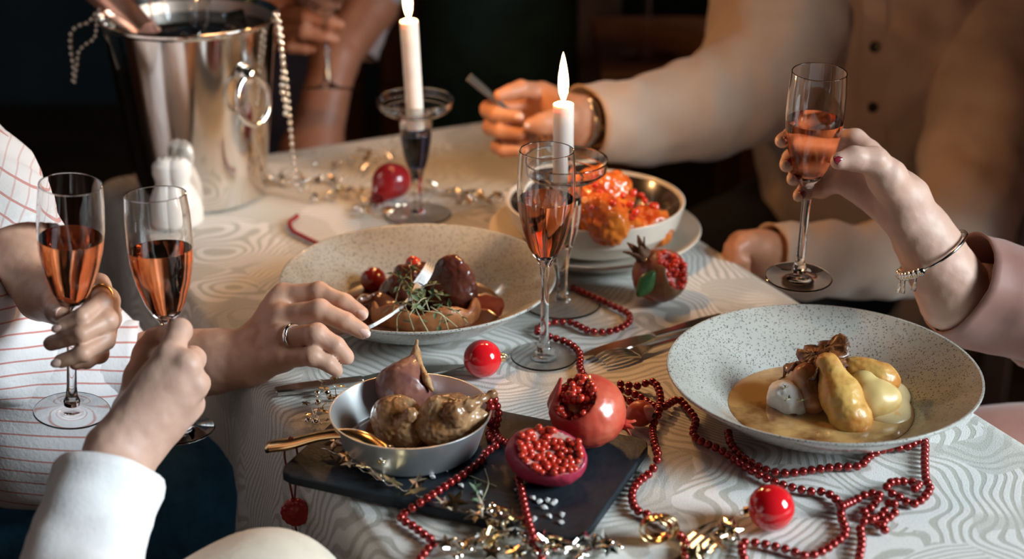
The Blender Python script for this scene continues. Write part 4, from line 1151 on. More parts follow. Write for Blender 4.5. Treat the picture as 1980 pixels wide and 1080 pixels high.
# ================================================================== STAR GARLANDS
def star_mesh(r, th=.0006):
    vs = []
    for z in (-th, th):
        for k in range(10):
            a = math.pi / 2 + k * math.pi / 5; rr = r if k % 2 == 0 else r * .42
            vs.append((rr * math.cos(a), rr * math.sin(a), z))
    vs += [(0, 0, th * 2.6), (0, 0, -th * 2.6)]
    fs = []
    for k in range(10):
        j = (k + 1) % 10
        fs += [(10 + k, 10 + j, 20), (j, k, 21), (k, j, 10 + j, 10 + k)]
    return pymesh(vs, fs, False)
star_big = star_mesh(.0092); star_mid = star_mesh(.0082)
def garland(pts, nstar, lab, mats, me=None, lift=.003, tilt=.6, spread=.006, nb=0, group='star garlands'):
    P = [T(p[0], p[1], (p[2] if len(p) > 2 else CLT) + .0015) for p in pts]
    path = smooth_path(P, .002)
    t = thing('star_garland', lab, 'garland', path[0] - Vector((0, 0, .0015)), group)
    for i in range(len(path)):
        path[i] = path[i] + Vector((.0015 * mnoise.noise(path[i] * 130), .0015 * mnoise.noise(path[i] * 130 + Vector((5, 5, 5))), .0010 + .0010 * math.sin(i * .9)))
    link('wire', tube_mesh(path, .0005, 5), M['silver'], t)
    for k in range(nstar):
        i = int((k + .5) / nstar * len(path)); p = path[min(i, len(path) - 1)]
        o = link('star', me or star_big, None, t, world=False)
        o.data = (me or star_big).copy() if False else o.data
        sgn = 1 if k % 2 else -1
        o.location = p - Vector(t.location) + Vector((random.uniform(-spread, spread), random.uniform(-spread, spread), lift + random.uniform(0, .003)))
        o.rotation_euler = (random.uniform(-tilt, tilt), random.uniform(-tilt, tilt), random.uniform(0, 6.28))
        s = random.uniform(.8, 1.15); o.scale = (s, s, s)
        if not o.data.materials: o.data.materials.append(None)
        o.material_slots[0].link = 'OBJECT'; o.material_slots[0].material = mats[k % len(mats)]
    for k in range(nb):
        i = int(random.random() * (len(path) - 1))
        link('bead', sb_me, M['bead_silver'], t, world=False, loc=path[i] - Vector(t.location) + Vector((random.uniform(-.01, .01), random.uniform(-.01, .01), .0015)))
    return t
SG = [M['foilstar'], M['gold'], M['silver']]
garland([(622, 868, SLT), (645, 876, SLT), (690, 905, SLT), (710, 915, SLT), (745, 935, SLT), (790, 952, SLT), (830, 968, SLT), (870, 982, SLT), (900, 990, SLT), (940, 1004)], 11,
        'gold star garland crossing the slate below the brass handle', [M['foilstar'], M['gold']], tilt=.7)
garland([(930, 992, SLT), (960, 1000, SLT), (985, 1018), (960, 1030), (930, 1025), (960, 1045), (1000, 1040), (985, 1012, SLT), (950, 1010)], 18,
        'heap of gold and silver stars at the front edge of the slate', SG, star_mid, nb=10, spread=.010, tilt=1.1)
garland([(838, 1050), (870, 1064), (905, 1070), (935, 1062), (980, 1078), (1020, 1070), (1060, 1064), (1085, 1050)], 12,
        'loose stars strung along the cloth in front of the slate', [M['foilstar'], M['silver'], M['gold']], star_mid, nb=16, spread=.008)
garland([(1060, 1072), (1090, 1052), (1120, 1066), (1150, 1050), (1180, 1062), (1120, 1078)], 12, 'silvery stars and beads beside the front corner of the slate', [M['silver'], M['silver'], M['foilstar']], star_mid, nb=16, spread=.009, tilt=1.0)
garland([(1340, 1074), (1375, 1062), (1398, 1040), (1420, 1025), (1412, 1048), (1426, 1064)], 10, 'gold stars and beads lying over the fork tines', [M['gold'], M['foilstar']], star_mid, nb=8, spread=.007, tilt=1.0)
garland([(612, 770), (632, 752), (640, 735), (650, 770), (620, 790), (606, 815), (622, 822), (600, 790)], 12, 'small gold star garland beside the pan left of the onion', [M['gold'], M['foilstar']], star_mesh(.0045), nb=6, spread=.006)
garland([(505, 335), (530, 352), (560, 360), (600, 348), (640, 352), (662, 372), (640, 385), (600, 390)], 14, 'silver star garland strewn on the cloth near the bucket foot', [M['silver'], M['silver'], M['foilstar']], star_mesh(.0068), nb=14, spread=.014, tilt=.9)
garland([(610, 320), (650, 325), (680, 310), (715, 305), (745, 300), (690, 330)], 9, 'dark silver star garland strewn near the far table edge', [M['silver'], M['foilstar']], star_mesh(.0068), nb=8, spread=.014, tilt=.9)
garland([(660, 372), (690, 382), (720, 385), (700, 400), (715, 415), (748, 418), (770, 405)], 12, 'bronze star garland curled around the small dark pomegranate', [M['gold'], M['foilstar']], star_mesh(.0062), nb=10, spread=.012, tilt=.9)
garland([(835, 372), (860, 365), (880, 378), (905, 385), (930, 380), (955, 390), (975, 382), (930, 398), (880, 395)], 18, 'bronze star garland heaped between candle holder and chicken bowl', [M['gold'], M['foilstar'], M['silver']], star_mesh(.0066), nb=16, spread=.013, tilt=.9)

# gold ribbon curl at the front edge
rp = []
for i in range(60):
    a = i / 59 * 4.6 * math.pi
    c = T(1262 + .35 * i, 1052 + 10 * math.sin(i * .12), CLT)
    rp.append(c + Vector((.011 * math.cos(a), .006 * math.sin(a * .5) + i * .00008, .0125 + .0095 * math.sin(a))))
o = link('ribbon', tube_mesh(rp, .0045, 8, True, (.14, 1.0), up=(0, 1, 0)), M['gold'])
set_props(recentre(o), 'shiny gold ribbon curl lying in front of the slate board', 'ribbon')

# salt flakes on the slate
bm = bmesh.new(); bmesh.ops.create_icosphere(bm, subdivisions=1, radius=.0032)
for v in bm.verts: v.co *= random.uniform(.7, 1.15)
salt_me = bm_mesh(bm)
for x, y in ((828, 912), (836, 920), (864, 906), (892, 937), (928, 952), (1030, 962), (1044, 968), (1058, 966), (1068, 972), (1052, 980), (1062, 996), (1086, 994), (1084, 1008), (1032, 1002), (1000, 946), (1074, 968)):
    o = link('salt_flake', salt_me, M['salt'], loc=T(x, y, SLT + .0015)); o.rotation_euler = (0, 0, random.random() * 6); o.scale = (1.1, .9, .6)
    set_props(o, 'coarse white salt flake on the slate board', 'salt', 'salt flakes on the slate')
sprig('herb_sprig', [T(918, 928, SLT + .001), T(922, 955, SLT + .002), T(930, 975, SLT + .001)], 8, 'small green herb sprig lying on the slate board', None, r=.0007, ms=M['herb'], leafscale=1.0)
sprig('herb_stalk', [T(938, 906, SLT + .001), T(944, 935, SLT + .004), T(930, 972, SLT + .001)], 0, 'bare curved herb stalk on the slate board', None)
sprig('herb_stalk', [T(905, 918, SLT + .001), T(935, 930, SLT + .002), T(962, 940, SLT + .001)], 0, 'bare straight herb stalk crossing the curved one on the slate', None)

# ================================================================== CUTLERY
def strip_mesh(path, widths, thick, up=(0, 0, 1)):
    """flat bar along a path: width sideways, thickness along up"""
    P = [Vector(p) for p in path]; vs = []; fs = []
    up = Vector(up)
    for i, p in enumerate(P):
        t = (P[min(i + 1, len(P) - 1)] - P[max(i - 1, 0)]).normalized()
        sd = t.cross(up).normalized(); nu = sd.cross(t)
        for sx, sz in ((-1, -1), (1, -1), (1, 1), (-1, 1)):
            vs.append(p + sd * (sx * widths[i] / 2) + nu * (sz * thick / 2))
    for i in range(len(P) - 1):
        for k in range(4):
            j = (k + 1) % 4; fs.append((i * 4 + k, i * 4 + j, (i + 1) * 4 + j, (i + 1) * 4 + k))
    fs.append((3, 2, 1, 0)); n = (len(P) - 1) * 4; fs.append((n, n + 1, n + 2, n + 3))
    return pymesh(vs, fs, False)
def bevelled(o, w=.0006):
    b = o.modifiers.new('bevel', 'BEVEL'); b.width = w; b.segments = 2; b.limit_method = 'ANGLE'; return o
def fork(pts, lab, up=(0, 0, 1), hw=.009, tine=.034, headw=.020, m=None):
    """pts: handle end ... tine root; tines continue along the last direction"""
    path = smooth_path(pts, .004); m = m or M['steel_dark']
    t = thing('fork', lab, 'fork', path[0])
    bevelled(link('handle', strip_mesh(path, interp([hw, hw * .95, hw * .62, hw * .55, hw * .55, headw], len(path)), .0022, up), m, t))
    d = (path[-1] - path[-3]).normalized(); sd = d.cross(Vector(up)).normalized(); nu = sd.cross(d)
    for k in range(4):
        o = (k - 1.5) * headw * .29
        q = [path[-1] + sd * o + d * (tine * u) + nu * (.005 * math.sin(u * 2.6)) for u in [i / 8 - .05 for i in range(9)]]
        link('tine', strip_mesh(q, interp([.0034, .0030, .0026, .0014], 9), .0018, up), m, t)
    return t
def knife(a, b2, lab, bladef=.52, bw=.017, m=None):
    a = Vector(a); b2 = Vector(b2); t = thing('knife', lab, 'knife', a); m = m or M['steel_dark']
    j = a.lerp(b2, 1 - bladef)
    hpth = [a.lerp(j, i / 10) for i in range(11)]
    bevelled(link('handle', strip_mesh(hpth, interp([.010, .014, .013, .010, .009], 11), .005), M['steel_dark'], t), .0015)
    bp = [j.lerp(b2, i / 14) for i in range(15)]
    link('blade', strip_mesh(bp, interp([.009, bw, bw, bw, bw * .9, bw * .6, .002], 15), .0014), m, t)
    return t
# knife and fork lying under the rim of the fish plate
knife(T(1398, 612, CLT + .004), T(1118, 690, CLT + .004), 'table knife lying beside the fish plate behind the bead string', .5, .016)
fork([T(1392, 634, CLT + .002), T(1330, 650, CLT + .003), T(1265, 668, CLT + .005), T(1235, 678, CLT + .003), T(1218, 684, CLT + .0025)], 'fork lying beside the knife next to the fish plate', tine=.036)
# fork at the front edge
fork([T(1200, 1150, CLT + .002), T(1262, 1110, CLT + .003), T(1310, 1082, CLT + .005), T(1330, 1070, CLT + .003), T(1344, 1062, CLT + .0025)], 'fork at the front table edge pointing toward the lone bauble', tine=.042, headw=.024, m=M['silver'])
# knife under the hand, running behind the pan to the bauble
knife(T(532, 756, CLT + .004), T(905, 706, CLT + .004), 'dark table knife lying behind the pan under the ringed hand', .55, .016)

# ================================================================== PEOPLE
def join(*mes):
    vs = []; fs = []
    for me in mes:
        o = len(vs); vs += [tuple(v.co) for v in me.vertices]; fs += [tuple(i + o for i in p.vertices) for p in me.polygons]
    return pymesh(vs, fs)
def hand_mesh(Wr, fing, thumb, elbow, s=1.0, h=.0016, fr=None, wrist_r=.0225, fore_r=.034, tendon=None):
    """blended palm, five fingers of four joints each, thumb and forearm"""
    allp = [Wr, elbow] + [p for f in fing for p in f] + list(thumb)
    B = blob_around(allp, .045 * s, h)
    w = Vector(Wr); mc = [Vector(f[0]) for f in fing]
    side = (mc[3] - mc[0]).normalized()
    # forearm and wrist, slightly flattened
    B.cap(elbow, w.lerp(Vector(elbow), .35), fore_r * s, wrist_r * 1.12 * s, .012)
    for o in (-.35, .35):
        B.cap(Vector(elbow).lerp(w, .5) + side * o * .02 * s, w + side * o * .022 * s, wrist_r * .95 * s, wrist_r * .78 * s, .012)
    # palm
    for i, m_ in enumerate(mc):
        st = w + side * (i - 1.5) * .0085 * s
        B.cap(st, m_, .0150 * s, .0105 * s, .010)
    for a, b_ in zip(mc[:-1], mc[1:]):
        B.cap(a.lerp(w, .15), b_.lerp(w, .15), .0105 * s, .0105 * s, .006)
    k_f = .0022 * s
    rads = [(.0102, .0093, .0083, .0068), (.0104, .0095, .0084, .0070), (.0100, .0091, .0080, .0067), (.0088, .0079, .0071, .0060)]
    for f, r in zip(fing, rads):
        for k in range(3):
            B.cap(f[k], f[k + 1], r[k] * s, r[k + 1] * s, k_f)
        B.ell(f[1], (r[1] * 1.07 * s,) * 3, None, .003)
        B.ell(f[0], (r[0] * 1.06 * s,) * 3, None, .005)
    tr = (.0165, .0128, .0108, .0080)
    B.cap(w.lerp(Vector(thumb[0]), .3), thumb[0], .017 * s, tr[0] * s, .012)
    B.cap(thumb[0], mc[0].lerp(w, .25), .0125 * s, .0105 * s, .012)
    for k in range(3):
        B.cap(thumb[k], thumb[k + 1], tr[k] * s, tr[k + 1] * s, .005 * s)
    return B.mesh(.0005, 120, relax=2)
def nail(parent, f, m, face=None, s=1.0):
    tip = Vector(f[3]); d = (tip - Vector(f[2])).normalized()
    n = Vector(face) if face is not None else tocam(tip)
    n = (n - d * n.dot(d)).normalized(); sd = d.cross(n)
    R = Matrix((sd, d, n)).transposed()
    bm = bmesh.new(); bmesh.ops.create_icosphere(bm, subdivisions=2, radius=1)
    for v in bm.verts:
        q = Vector((v.co.x * .0047 * s, v.co.y * .0064 * s, v.co.z * .0016 * s - .9 * (v.co.x * .0047 * s) ** 2 / .006))
        v.co = tip + d * .0022 * s + n * .0060 * s + R @ q
    link('fingernail', bm_mesh(bm, True), m, parent)
def ring_band(parent, f, frac, m, r=.0100, w=.0026):
    a = Vector(f[0]); b_ = Vector(f[1]); c = a.lerp(b_, frac); d = (b_ - a).normalized()
    mw = axis_matrix(c, c + d)
    me = lathe_mesh([(r, -w), (r + .0011, -w * .8), (r + .0014, 0), (r + .0011, w * .8), (r, w), (r - .001, 0)], 32, True)
    me.transform(mw); link('ring', me, m, parent)
def sleeve(parent, pts, radii, m, wob=.004, wf=28, name='sleeve', n=32, hem=True, step=.008, flat=None):
    path = smooth_path(pts, step)
    me = tube_mesh(path, interp(radii, len(path)), n, False, flat, wob, wf)
    o = link(name, me, m, parent); md = o.modifiers.new('s', 'SOLIDIFY'); md.thickness = .0022; md.offset = -1
    if hem:
        end = path[-1]; d = (path[-1] - path[-2]).normalized()
    return o
def head_prims(B, c, face, s=1.0):
    """plain head turned toward face, on a neck"""
    c = Vector(c); f = Vector(face); f.z = 0; f.normalize(); sd = f.cross(Vector((0, 0, 1)))
    R = Matrix((sd, f, Vector((0, 0, 1)))).transposed()
    def at(x, y, z): return c + R @ Vector((x, y, z))
    B.ell(at(0, -.01, .03), (.074, .094, .088), R, .02)
    B.cap(at(0, .030, -.05), at(0, .045, -.075), .048, .034, .03)
    B.cap(at(0, .085, .005), at(0, .106, -.022), .008, .013, .01)
    for sg in (-1, 1):
        B.ell(at(sg * .076, -.005, -.005), (.010, .020, .032), R, .006)
        B.ell(at(sg * .032, .083, .008), (.016, .012, .010), R, .004, True)
        B.ell(at(sg * .032, .076, .008), (.012, .012, .012), R, .002)
    B.cap(at(-.020, .086, -.052), at(.020, .086, -.052), .006, .006, .005)
    B.cap(at(0, -.02, -.05), at(0, -.03, -.16), .052, .060, .03)
    return R
HAIR = {'brown': mat('brown_hair', (0.06, 0.03, 0.016), 0.5, col2=(0.10, 0.05, 0.028), scale=40, bumps=.6, bscale=180),
        'dark': mat('dark_hair', (0.012, 0.009, 0.008), 0.5, bumps=.6, bscale=180)}
def upper_body(headc, face, sh1, sh2, arms=()):
    c = Vector(headc); pts = [c, Vector(sh1), Vector(sh2), c - Vector((0, 0, .3))] + [Vector(p) for a in arms for p in a]
    B = blob_around(pts, .15, .008); head_prims(B, c, face)
    nb = c - Vector((0, 0, .17))
    for q in (sh1, sh2): B.cap(nb, q, .06, .055, .05)
    for a in arms:
        for p, q in zip(a[:-1], a[1:]): B.cap(p, q, .034, .031, .02)
    return B.mesh(relax=2)
def hair(parent, headc, face, m, long=False):
    c = Vector(headc); f = Vector(face); f.z = 0; f.normalize(); sd = f.cross(Vector((0, 0, 1)))
    R = Matrix((sd, f, Vector((0, 0, 1)))).transposed()
    B = Blob(c - Vector((.17, .17, .33)), c + Vector((.17, .17, .19)), .007)
    B.ell(c + R @ Vector((0, -.022, .042)), (.084, .098, .092), R, .01)
    if long:
        for sg in (-1, 1): B.cap(c + R @ Vector((sg * .06, -.05, 0)), c + R @ Vector((sg * .065, -.07, -.22)), .045, .03, .03)
    B.ell(c + R @ Vector((0, .075, -.035)), (.062, .07, .085), R, .02, True)
    link('hair', B.mesh(.004, 60), m, parent)

# ---------------------------------------------------------------- person in striped shirt, seated at the left
pA = thing('person', 'person in a red-striped white shirt and blue jeans raising a flute', 'person', (-0.62, -0.12, 0.0))
WA = U(72, 560, 1.375)
FA = [[U(190, 552, 1.322), U(199, 584, 1.276), U(158, 612, 1.256), U(119, 630, 1.258)],
      [U(207, 580, 1.314), U(207, 620, 1.270), U(156, 645, 1.252), U(98, 664, 1.262)],
      [U(211, 614, 1.312), U(202, 656, 1.272), U(160, 683, 1.252), U(118, 698, 1.254)],
      [U(203, 646, 1.318), U(192, 684, 1.290), U(168, 698, 1.276), U(146, 702, 1.272)]]
TA = [U(112, 572, 1.345), U(112, 592, 1.315), U(110, 602, 1.290), U(119, 606, 1.270)]
eA = U(-10, 420, 1.43)
WC = U(486, 690, 1.452)
FC = [[U(548, 572, 1.462), U(616, 566, 1.452), U(666, 586, 1.444), U(698, 606, 1.440)],
      [U(545, 612, 1.444), U(618, 600, 1.428), U(668, 622, 1.424), U(700, 640, 1.424)],
      [U(548, 652, 1.428), U(612, 646, 1.404), U(650, 668, 1.404), U(670, 690, 1.410)],
      [U(552, 692, 1.418), U(604, 688, 1.400), U(634, 702, 1.402), U(650, 716, 1.406)]]
TC = [U(528, 640, 1.470), U(575, 625, 1.478), U(625, 622, 1.470), U(672, 632, 1.456)]
eC = U(290, 712, 1.490)
HA = Vector((-.70, -.10, 1.28)); shA1 = Vector((-.66, -.28, 1.06)); shA2 = Vector((-.68, .10, 1.06))
meA = hand_mesh(WA, FA, TA, eA, .84, .0014, wrist_r=.0255, fore_r=.038)
meC = hand_mesh(WC, FC, TC, eC, 1.0, wrist_r=.0235)
bodyA = link('body', join(meA, meC, upper_body(HA, (1, 0, 0), shA1, shA2, [(shA2, U(-150, 300, 1.62), U(-60, 330, 1.50), eA), (shA1, U(-200, 520, 1.36), U(-60, 650, 1.42), U(110, 700, 1.475), eC)])), M['skin_warm'], pA)
hair(pA, HA, (1, 0, 0), HAIR['brown'], True)
for f in FC[:2]: nail(bodyA, f, M['nail'])
nail(bodyA, FA[0], M['nail'], s=.82); nail(bodyA, FA[2], M['nail'], s=.82); nail(bodyA, TA, M['nail'], s=.95)
ring_band(pA, FC[2], .30, M['silver'], .0103)
ring_band(pA, FA[0], .62, M['gold'], .0084, .0014)
B = Blob((-.95, -.50, .40), (-.20, .35, 1.16), .008)
B.cap((-.66, -.05, .60), (-.67, -.08, 1.0), .135, .150, .06)
B.cap(shA1 - Vector((0, 0, .02)), shA2 - Vector((0, 0, .02)), .075, .075, .06)
B.cap(U(40, 700, 1.50), U(50, 800, 1.52), .085, .080, .05)
B.cap(U(160, 730, 1.50), U(140, 815, 1.52), .062, .066, .05)
link('shirt', B.mesh(.010, 9, .004, 26), M['stripes'], pA)
sleeve(pA, [shA2, U(-150, 300, 1.62), U(-60, 330, 1.50), U(-12, 392, 1.435), U(38, 496, 1.398)], [.075, .07, .058, .046, .041], M['checks'], .006, 30)
sleeve(pA, [shA1, U(-200, 520, 1.36), U(-60, 650, 1.42), U(110, 700, 1.475), U(272, 706, 1.490)], [.075, .072, .064, .052, .036], M['stripes'], .006, 26)
B = Blob((-.95, -.60, .0), (-.10, .30, .72), .010)
for sy, a in ((0, U(60, 960, 1.62)), (1, U(60, 860, 1.72))):
    k_ = a + Vector((.34, -.04, .0)); k_.z = .56
    a.z = .56
    B.cap((-.70, a.y, .56), k_, .095, .075, .04); B.cap(k_, (k_.x - .02, k_.y, .08), .068, .05, .02)
link('jeans', B.mesh(.006, 14, .002, 40), M['jeans'], pA)
B = Blob((-.5, -.6, -.005), (.05, .3, .14), .008)
# fork in the ringed hand
fork([U(560, 668, 1.462), U(640, 655, 1.456), U(705, 636, 1.448), U(762, 604, 1.462), U(795, 574, 1.482), U(812, 545, 1.496)], 'fork in the ringed hand reaching into the herbs and dark meat', up=(.45, -.75, .47), hw=.006, tine=.028, headw=.0085, m=M['satin'])

# ---------------------------------------------------------------- near fist gripping a flute
pBn = thing('person', 'person in white cuffs and cream trousers with a fist around a flute', 'person', (-0.72, -0.95, 0.0))
WB = U(225, 890, 1.225)
FB = [[U(326, 692, 1.236), U(346, 640, 1.258), U(322, 650, 1.284), U(304, 676, 1.276)],
      [U(360, 706, 1.232), U(372, 694, 1.272), U(342, 708, 1.300), U(316, 726, 1.288)],
      [U(374, 744, 1.238), U(382, 740, 1.278), U(350, 752, 1.304), U(326, 768, 1.292)],
      [U(368, 782, 1.250), U(372, 784, 1.284), U(350, 792, 1.303), U(330, 800, 1.293)]]
TB = [U(262, 800, 1.246), U(272, 730, 1.266), U(286, 682, 1.280), U(298, 652, 1.284)]
eB = U(168, 1110, 1.165)
HB = Vector((-.80, -1.02, 1.30)); shB1 = Vector((-.64, -1.12, 1.06)); shB2 = Vector((-.90, -.84, 1.06))
bodyB = link('body', join(hand_mesh(WB, FB, TB, eB, 1.0, wrist_r=.0255, fore_r=.036), upper_body(HB, (.8, .6, 0), shB1, shB2, [(shB1, U(-60, 1400, 1.00), U(120, 1260, 1.10), eB)])), M['skin_light'], pBn)
hair(pBn, HB, (.8, .6, 0), HAIR['brown'], True)
sleeve(pBn, [shB1, U(-60, 1400, 1.00), U(120, 1260, 1.10), U(162, 1100, 1.165), U(192, 985, 1.198), U(212, 912, 1.214)], [.08, .07, .056, .046, .042, .0385], M['cuff_white'], .006, 26)
B = Blob((-1.1, -1.3, .40), (-.35, -.55, 1.16), .010)
B.cap((-.78, -1.0, .58), (-.78, -1.0, 1.0), .14, .15, .06); B.cap(shB1, shB2, .075, .075, .06)
link('shirt', B.mesh(.008, 10), M['cuff_white'], pBn)
B = Blob((-1.0, -1.3, 0.0), (.05, -.35, .82), .010)
kn = U(505, 1196, 1.19)
B.cap((-.74, -.98, .58), kn, .10, .062, .04); B.cap(kn, (kn.x - .02, kn.y + .05, .10), .060, .045, .02)
B.cap((-.80, -.86, .56), (-.42, -.62, .56), .10, .07, .04); B.cap((-.42, -.62, .56), (-.42, -.62, .08), .06, .045, .02)
link('trousers', B.mesh(.005, 14), M['cream'], pBn)

# ---------------------------------------------------------------- man in the buttoned shirt at the far right
pE = thing('person', 'person in a buttoned beige shirt holding a fork over the far table end', 'person', (0.52, 0.62, 0.0))
WE = U(1112, 236, 1.83)
FE = [[U(1046, 178, 1.845), U(1008, 172, 1.822), U(985, 178, 1.812), U(966, 184, 1.806)],
      [U(1030, 205, 1.855), U(946, 212, 1.835), U(962, 222, 1.802), U(1002, 226, 1.792)],
      [U(1028, 240, 1.858), U(950, 246, 1.838), U(968, 254, 1.802), U(1006, 258, 1.794)],
      [U(1034, 276, 1.852), U(964, 284, 1.836), U(974, 292, 1.806), U(1004, 292, 1.798)]]
TE = [U(1090, 228, 1.806), U(1066, 236, 1.792), U(1046, 240, 1.786), U(1026, 242, 1.784)]
eE = U(1290, 225, 1.90)
WE2 = U(1478, 496, 1.735)
FE2 = [[U(1428, 470, 1.725), U(1418, 480, 1.70), U(1424, 500, 1.690), U(1440, 505, 1.69)],
       [U(1424, 490, 1.730), U(1413, 498, 1.705), U(1420, 515, 1.695), U(1438, 520, 1.695)],
       [U(1426, 508, 1.735), U(1418, 516, 1.712), U(1424, 528, 1.702), U(1440, 530, 1.702)],
       [U(1432, 524, 1.74), U(1426, 530, 1.72), U(1432, 538, 1.71), U(1446, 540, 1.71)]]
TE2 = [U(1460, 480, 1.72), U(1446, 472, 1.705), U(1434, 474, 1.696), U(1424, 482, 1.688)]
eE2 = U(1650, 510, 1.80)
shE1 = U(1545, -190, 2.10); shE2 = U(1985, -150, 2.10)
HE = (shE1 + shE2) / 2 + Vector((-.02, .03, .30))
bodyE = link('body', join(hand_mesh(WE, FE, TE, eE, 1.02, .0024, wrist_r=.025, fore_r=.030), hand_mesh(WE2, FE2, TE2, eE2, 1.0, .0024, wrist_r=.024, fore_r=.026), upper_body(HE, (-.4, -.9, 0), shE1, shE2, [(shE1, U(1530, -60, 2.06), U(1480, 110, 2.0), U(1400, 190, 1.955), eE), (shE2, U(1930, 60, 2.06), U(1900, 280, 1.98), U(1850, 440, 1.90), U(1740, 490, 1.84), eE2)])), M['skin_ruddy'], pE)
hair(pE, HE, (-.4, -.9, 0), HAIR['dark'])
nail(bodyE, FE[1], M['nail']); nail(bodyE, TE, M['nail'])
B = Blob((.15, .25, .42), (.95, .95, 1.30), .008)
tc0 = U(1720, 120, 2.12)
B.cap(tc0 + Vector((0, .05, -.30)), tc0 + Vector((0, .05, .22)), .150, .165, .05)
B.cap(tc0 + Vector((-.06, .04, .0)), tc0 + Vector((.07, .04, 0)), .15, .15, .05)
B.cap(shE1, shE2, .085, .085, .07)
shirt_me = B.mesh(.010, 9, .009, 26)
link('shirt', shirt_me, M['shirt_beige'], pE)
from mathutils.bvhtree import BVHTree
bv_ = BVHTree.FromPolygons([v.co for v in shirt_me.vertices], [tuple(p.vertices) for p in shirt_me.polygons])
def onto(px, py):
    r = (U(px, py, 1.0) - CAM).normalized(); hit = bv_.ray_cast(CAM, r); return hit
plk = []
for y in range(-120, 330, 18):
    hit = onto(1692 - 4 * math.sin(y * .01), y)
    if hit[0]: plk.append(hit[0] + hit[1] * .0015)
link('placket', strip_mesh(plk, [.028] * len(plk), .0025, (0, -1, 0.2)), M['shirt_beige'], pE)
for (x, y) in ((1692, 91), (1686, 207), (1698, -30)):
    hit = onto(x, y)
    if hit[0]:
        me = lathe_mesh([(0, 0), (.0062, 0), (.0066, .0012), (.0062, .0022), (.0045, .0017), (0, .0016)], 24)
        me.transform(axis_matrix(hit[0] + hit[1] * .0030, hit[0] + hit[1])); link('button', me, M['button'], pE)
sleeve(pE, [shE1, U(1530, -60, 2.06), U(1480, 110, 2.00), U(1400, 190, 1.955), U(1270, 228, 1.90), U(1180, 238, 1.86), U(1126, 240, 1.838)], [.088, .088, .082, .074, .060, .050, .042], M['shirt_beige'], .008, 20)
sleeve(pE, [shE2, U(1930, 60, 2.06), U(1900, 280, 1.98), U(1850, 440, 1.90), U(1740, 490, 1.84), U(1600, 505, 1.785), U(1478, 496, 1.738)], [.088, .085, .075, .066, .050, .042, .036], M['shirt_beige'], .009, 20)
B = Blob((.1, .10, 0), (.95, .95, .66), .012)
for dx in (-.09, .09):
    hip = Vector((tc0.x + dx, tc0.y + .10, .54)); kn = hip + Vector((-.24, -.28, .02))
    B.cap(hip, kn, .095, .07, .04); B.cap(kn, (kn.x, kn.y + .02, .08), .065, .05, .02)
link('trousers', B.mesh(.006, 14), M['dark_cloth'], pE)
wpos = WE.lerp(eE, .12); wd = (eE - WE).normalized()
me = lathe_mesh([(.0262, -.009), (.0285, -.008), (.029, 0), (.0285, .008), (.0262, .009), (.0255, 0)], 40, True); me.transform(axis_matrix(wpos, wpos + wd))
link('wristwatch', me, M['steel_dark'], pE)
ka = U(906, 148, 1.80); kb_ = U(1036, 258, 1.815)
fork([ka, ka.lerp(kb_, .3), ka.lerp(kb_, .6), ka.lerp(kb_, .85), kb_], 'fork held in the far hand beside the wristwatch', up=(0, -.8, .6), hw=.009, tine=.03, headw=.018)

# ---------------------------------------------------------------- woman at the right with the bracelet
pF = thing('person', 'person in a rust blouse with red nails and charm bracelet holding a flute', 'person', (0.80, 0.05, 0.0))
WF = U(1752, 400, 1.425)
FF = [[U(1652, 272, 1.452), U(1580, 262, 1.478), U(1530, 262, 1.456), U(1512, 272, 1.432)],
      [U(1642, 298, 1.456), U(1574, 300, 1.478), U(1530, 304, 1.456), U(1521, 318, 1.434)],
      [U(1634, 326, 1.456), U(1578, 336, 1.474), U(1544, 336, 1.456), U(1534, 346, 1.438)],
      [U(1632, 352, 1.452), U(1588, 366, 1.468), U(1556, 368, 1.456), U(1545, 378, 1.442)]]
TF = [U(1716, 344, 1.402), U(1690, 312, 1.394), U(1652, 306, 1.388), U(1622, 311, 1.383)]
eF = U(1850, 570, 1.462)
shF1 = Vector((.78, -.02, 1.08)); shF2 = Vector((.88, .34, 1.08)); HF = Vector((.86, .16, 1.31))
bodyF = link('body', join(hand_mesh(WF, FF, TF, eF, .94, wrist_r=.0235, fore_r=.037), upper_body(HF, (-1, 0, 0), shF1, shF2, [(shF1, Vector((.81, -.11, .98)), U(2120, 560, 1.50), U(2010, 590, 1.480), eF)])), M['skin_light'], pF)
hair(pF, HF, (-1, 0, 0), HAIR['brown'], True)
nail(bodyF, TF, M['nail_red'], (-.35, -.8, .45))
for f in FF: nail(bodyF, f, M['nail_red'], (-.2, -.9, .2), .95)
sleeve(pF, [shF1, Vector((.81, -.11, .98)), U(2120, 560, 1.50), U(2010, 590, 1.480), U(1910, 570, 1.470), U(1842, 540, 1.458)], [.085, .08, .074, .066, .054, .0455], M['blouse'], .007, 22)
B = Blob((.60, -.42, .38), (1.12, .54, 1.18), .010)
B.cap((.88, .10, .58), (.87, .16, 1.0), .13, .150, .06); B.cap(shF1, shF2, .075, .075, .06)
link('blouse', B.mesh(.010, 10, .004, 26), M['blouse'], pF)
B = Blob((.30, -.50, 0), (1.1, .25, .68), .012)
for dy in (-.20, -.02):
    B.cap((.86, dy, .53), (.46, dy - .06, .56), .10, .078, .04); B.cap((.46, dy - .06, .56), (.47, dy - .05, .08), .068, .05, .02)
link('skirt', B.mesh(.006, 14), M['blouse'], pF)
bc = WF.lerp(eF, .52); bd = (eF - WF).normalized()
bang = [Vector((.0330 * math.cos(a), .0330 * math.sin(a), .006 * math.sin(a))) for a in [2 * math.pi * i / 40 for i in range(41)]]
mw = axis_matrix(bc, bc + (bd + Vector((0.15, -.05, -.10))).normalized())
br = thing('charm_bracelet', 'silver charm bracelet around the wrist of the red-nailed hand', 'bracelet', bc)
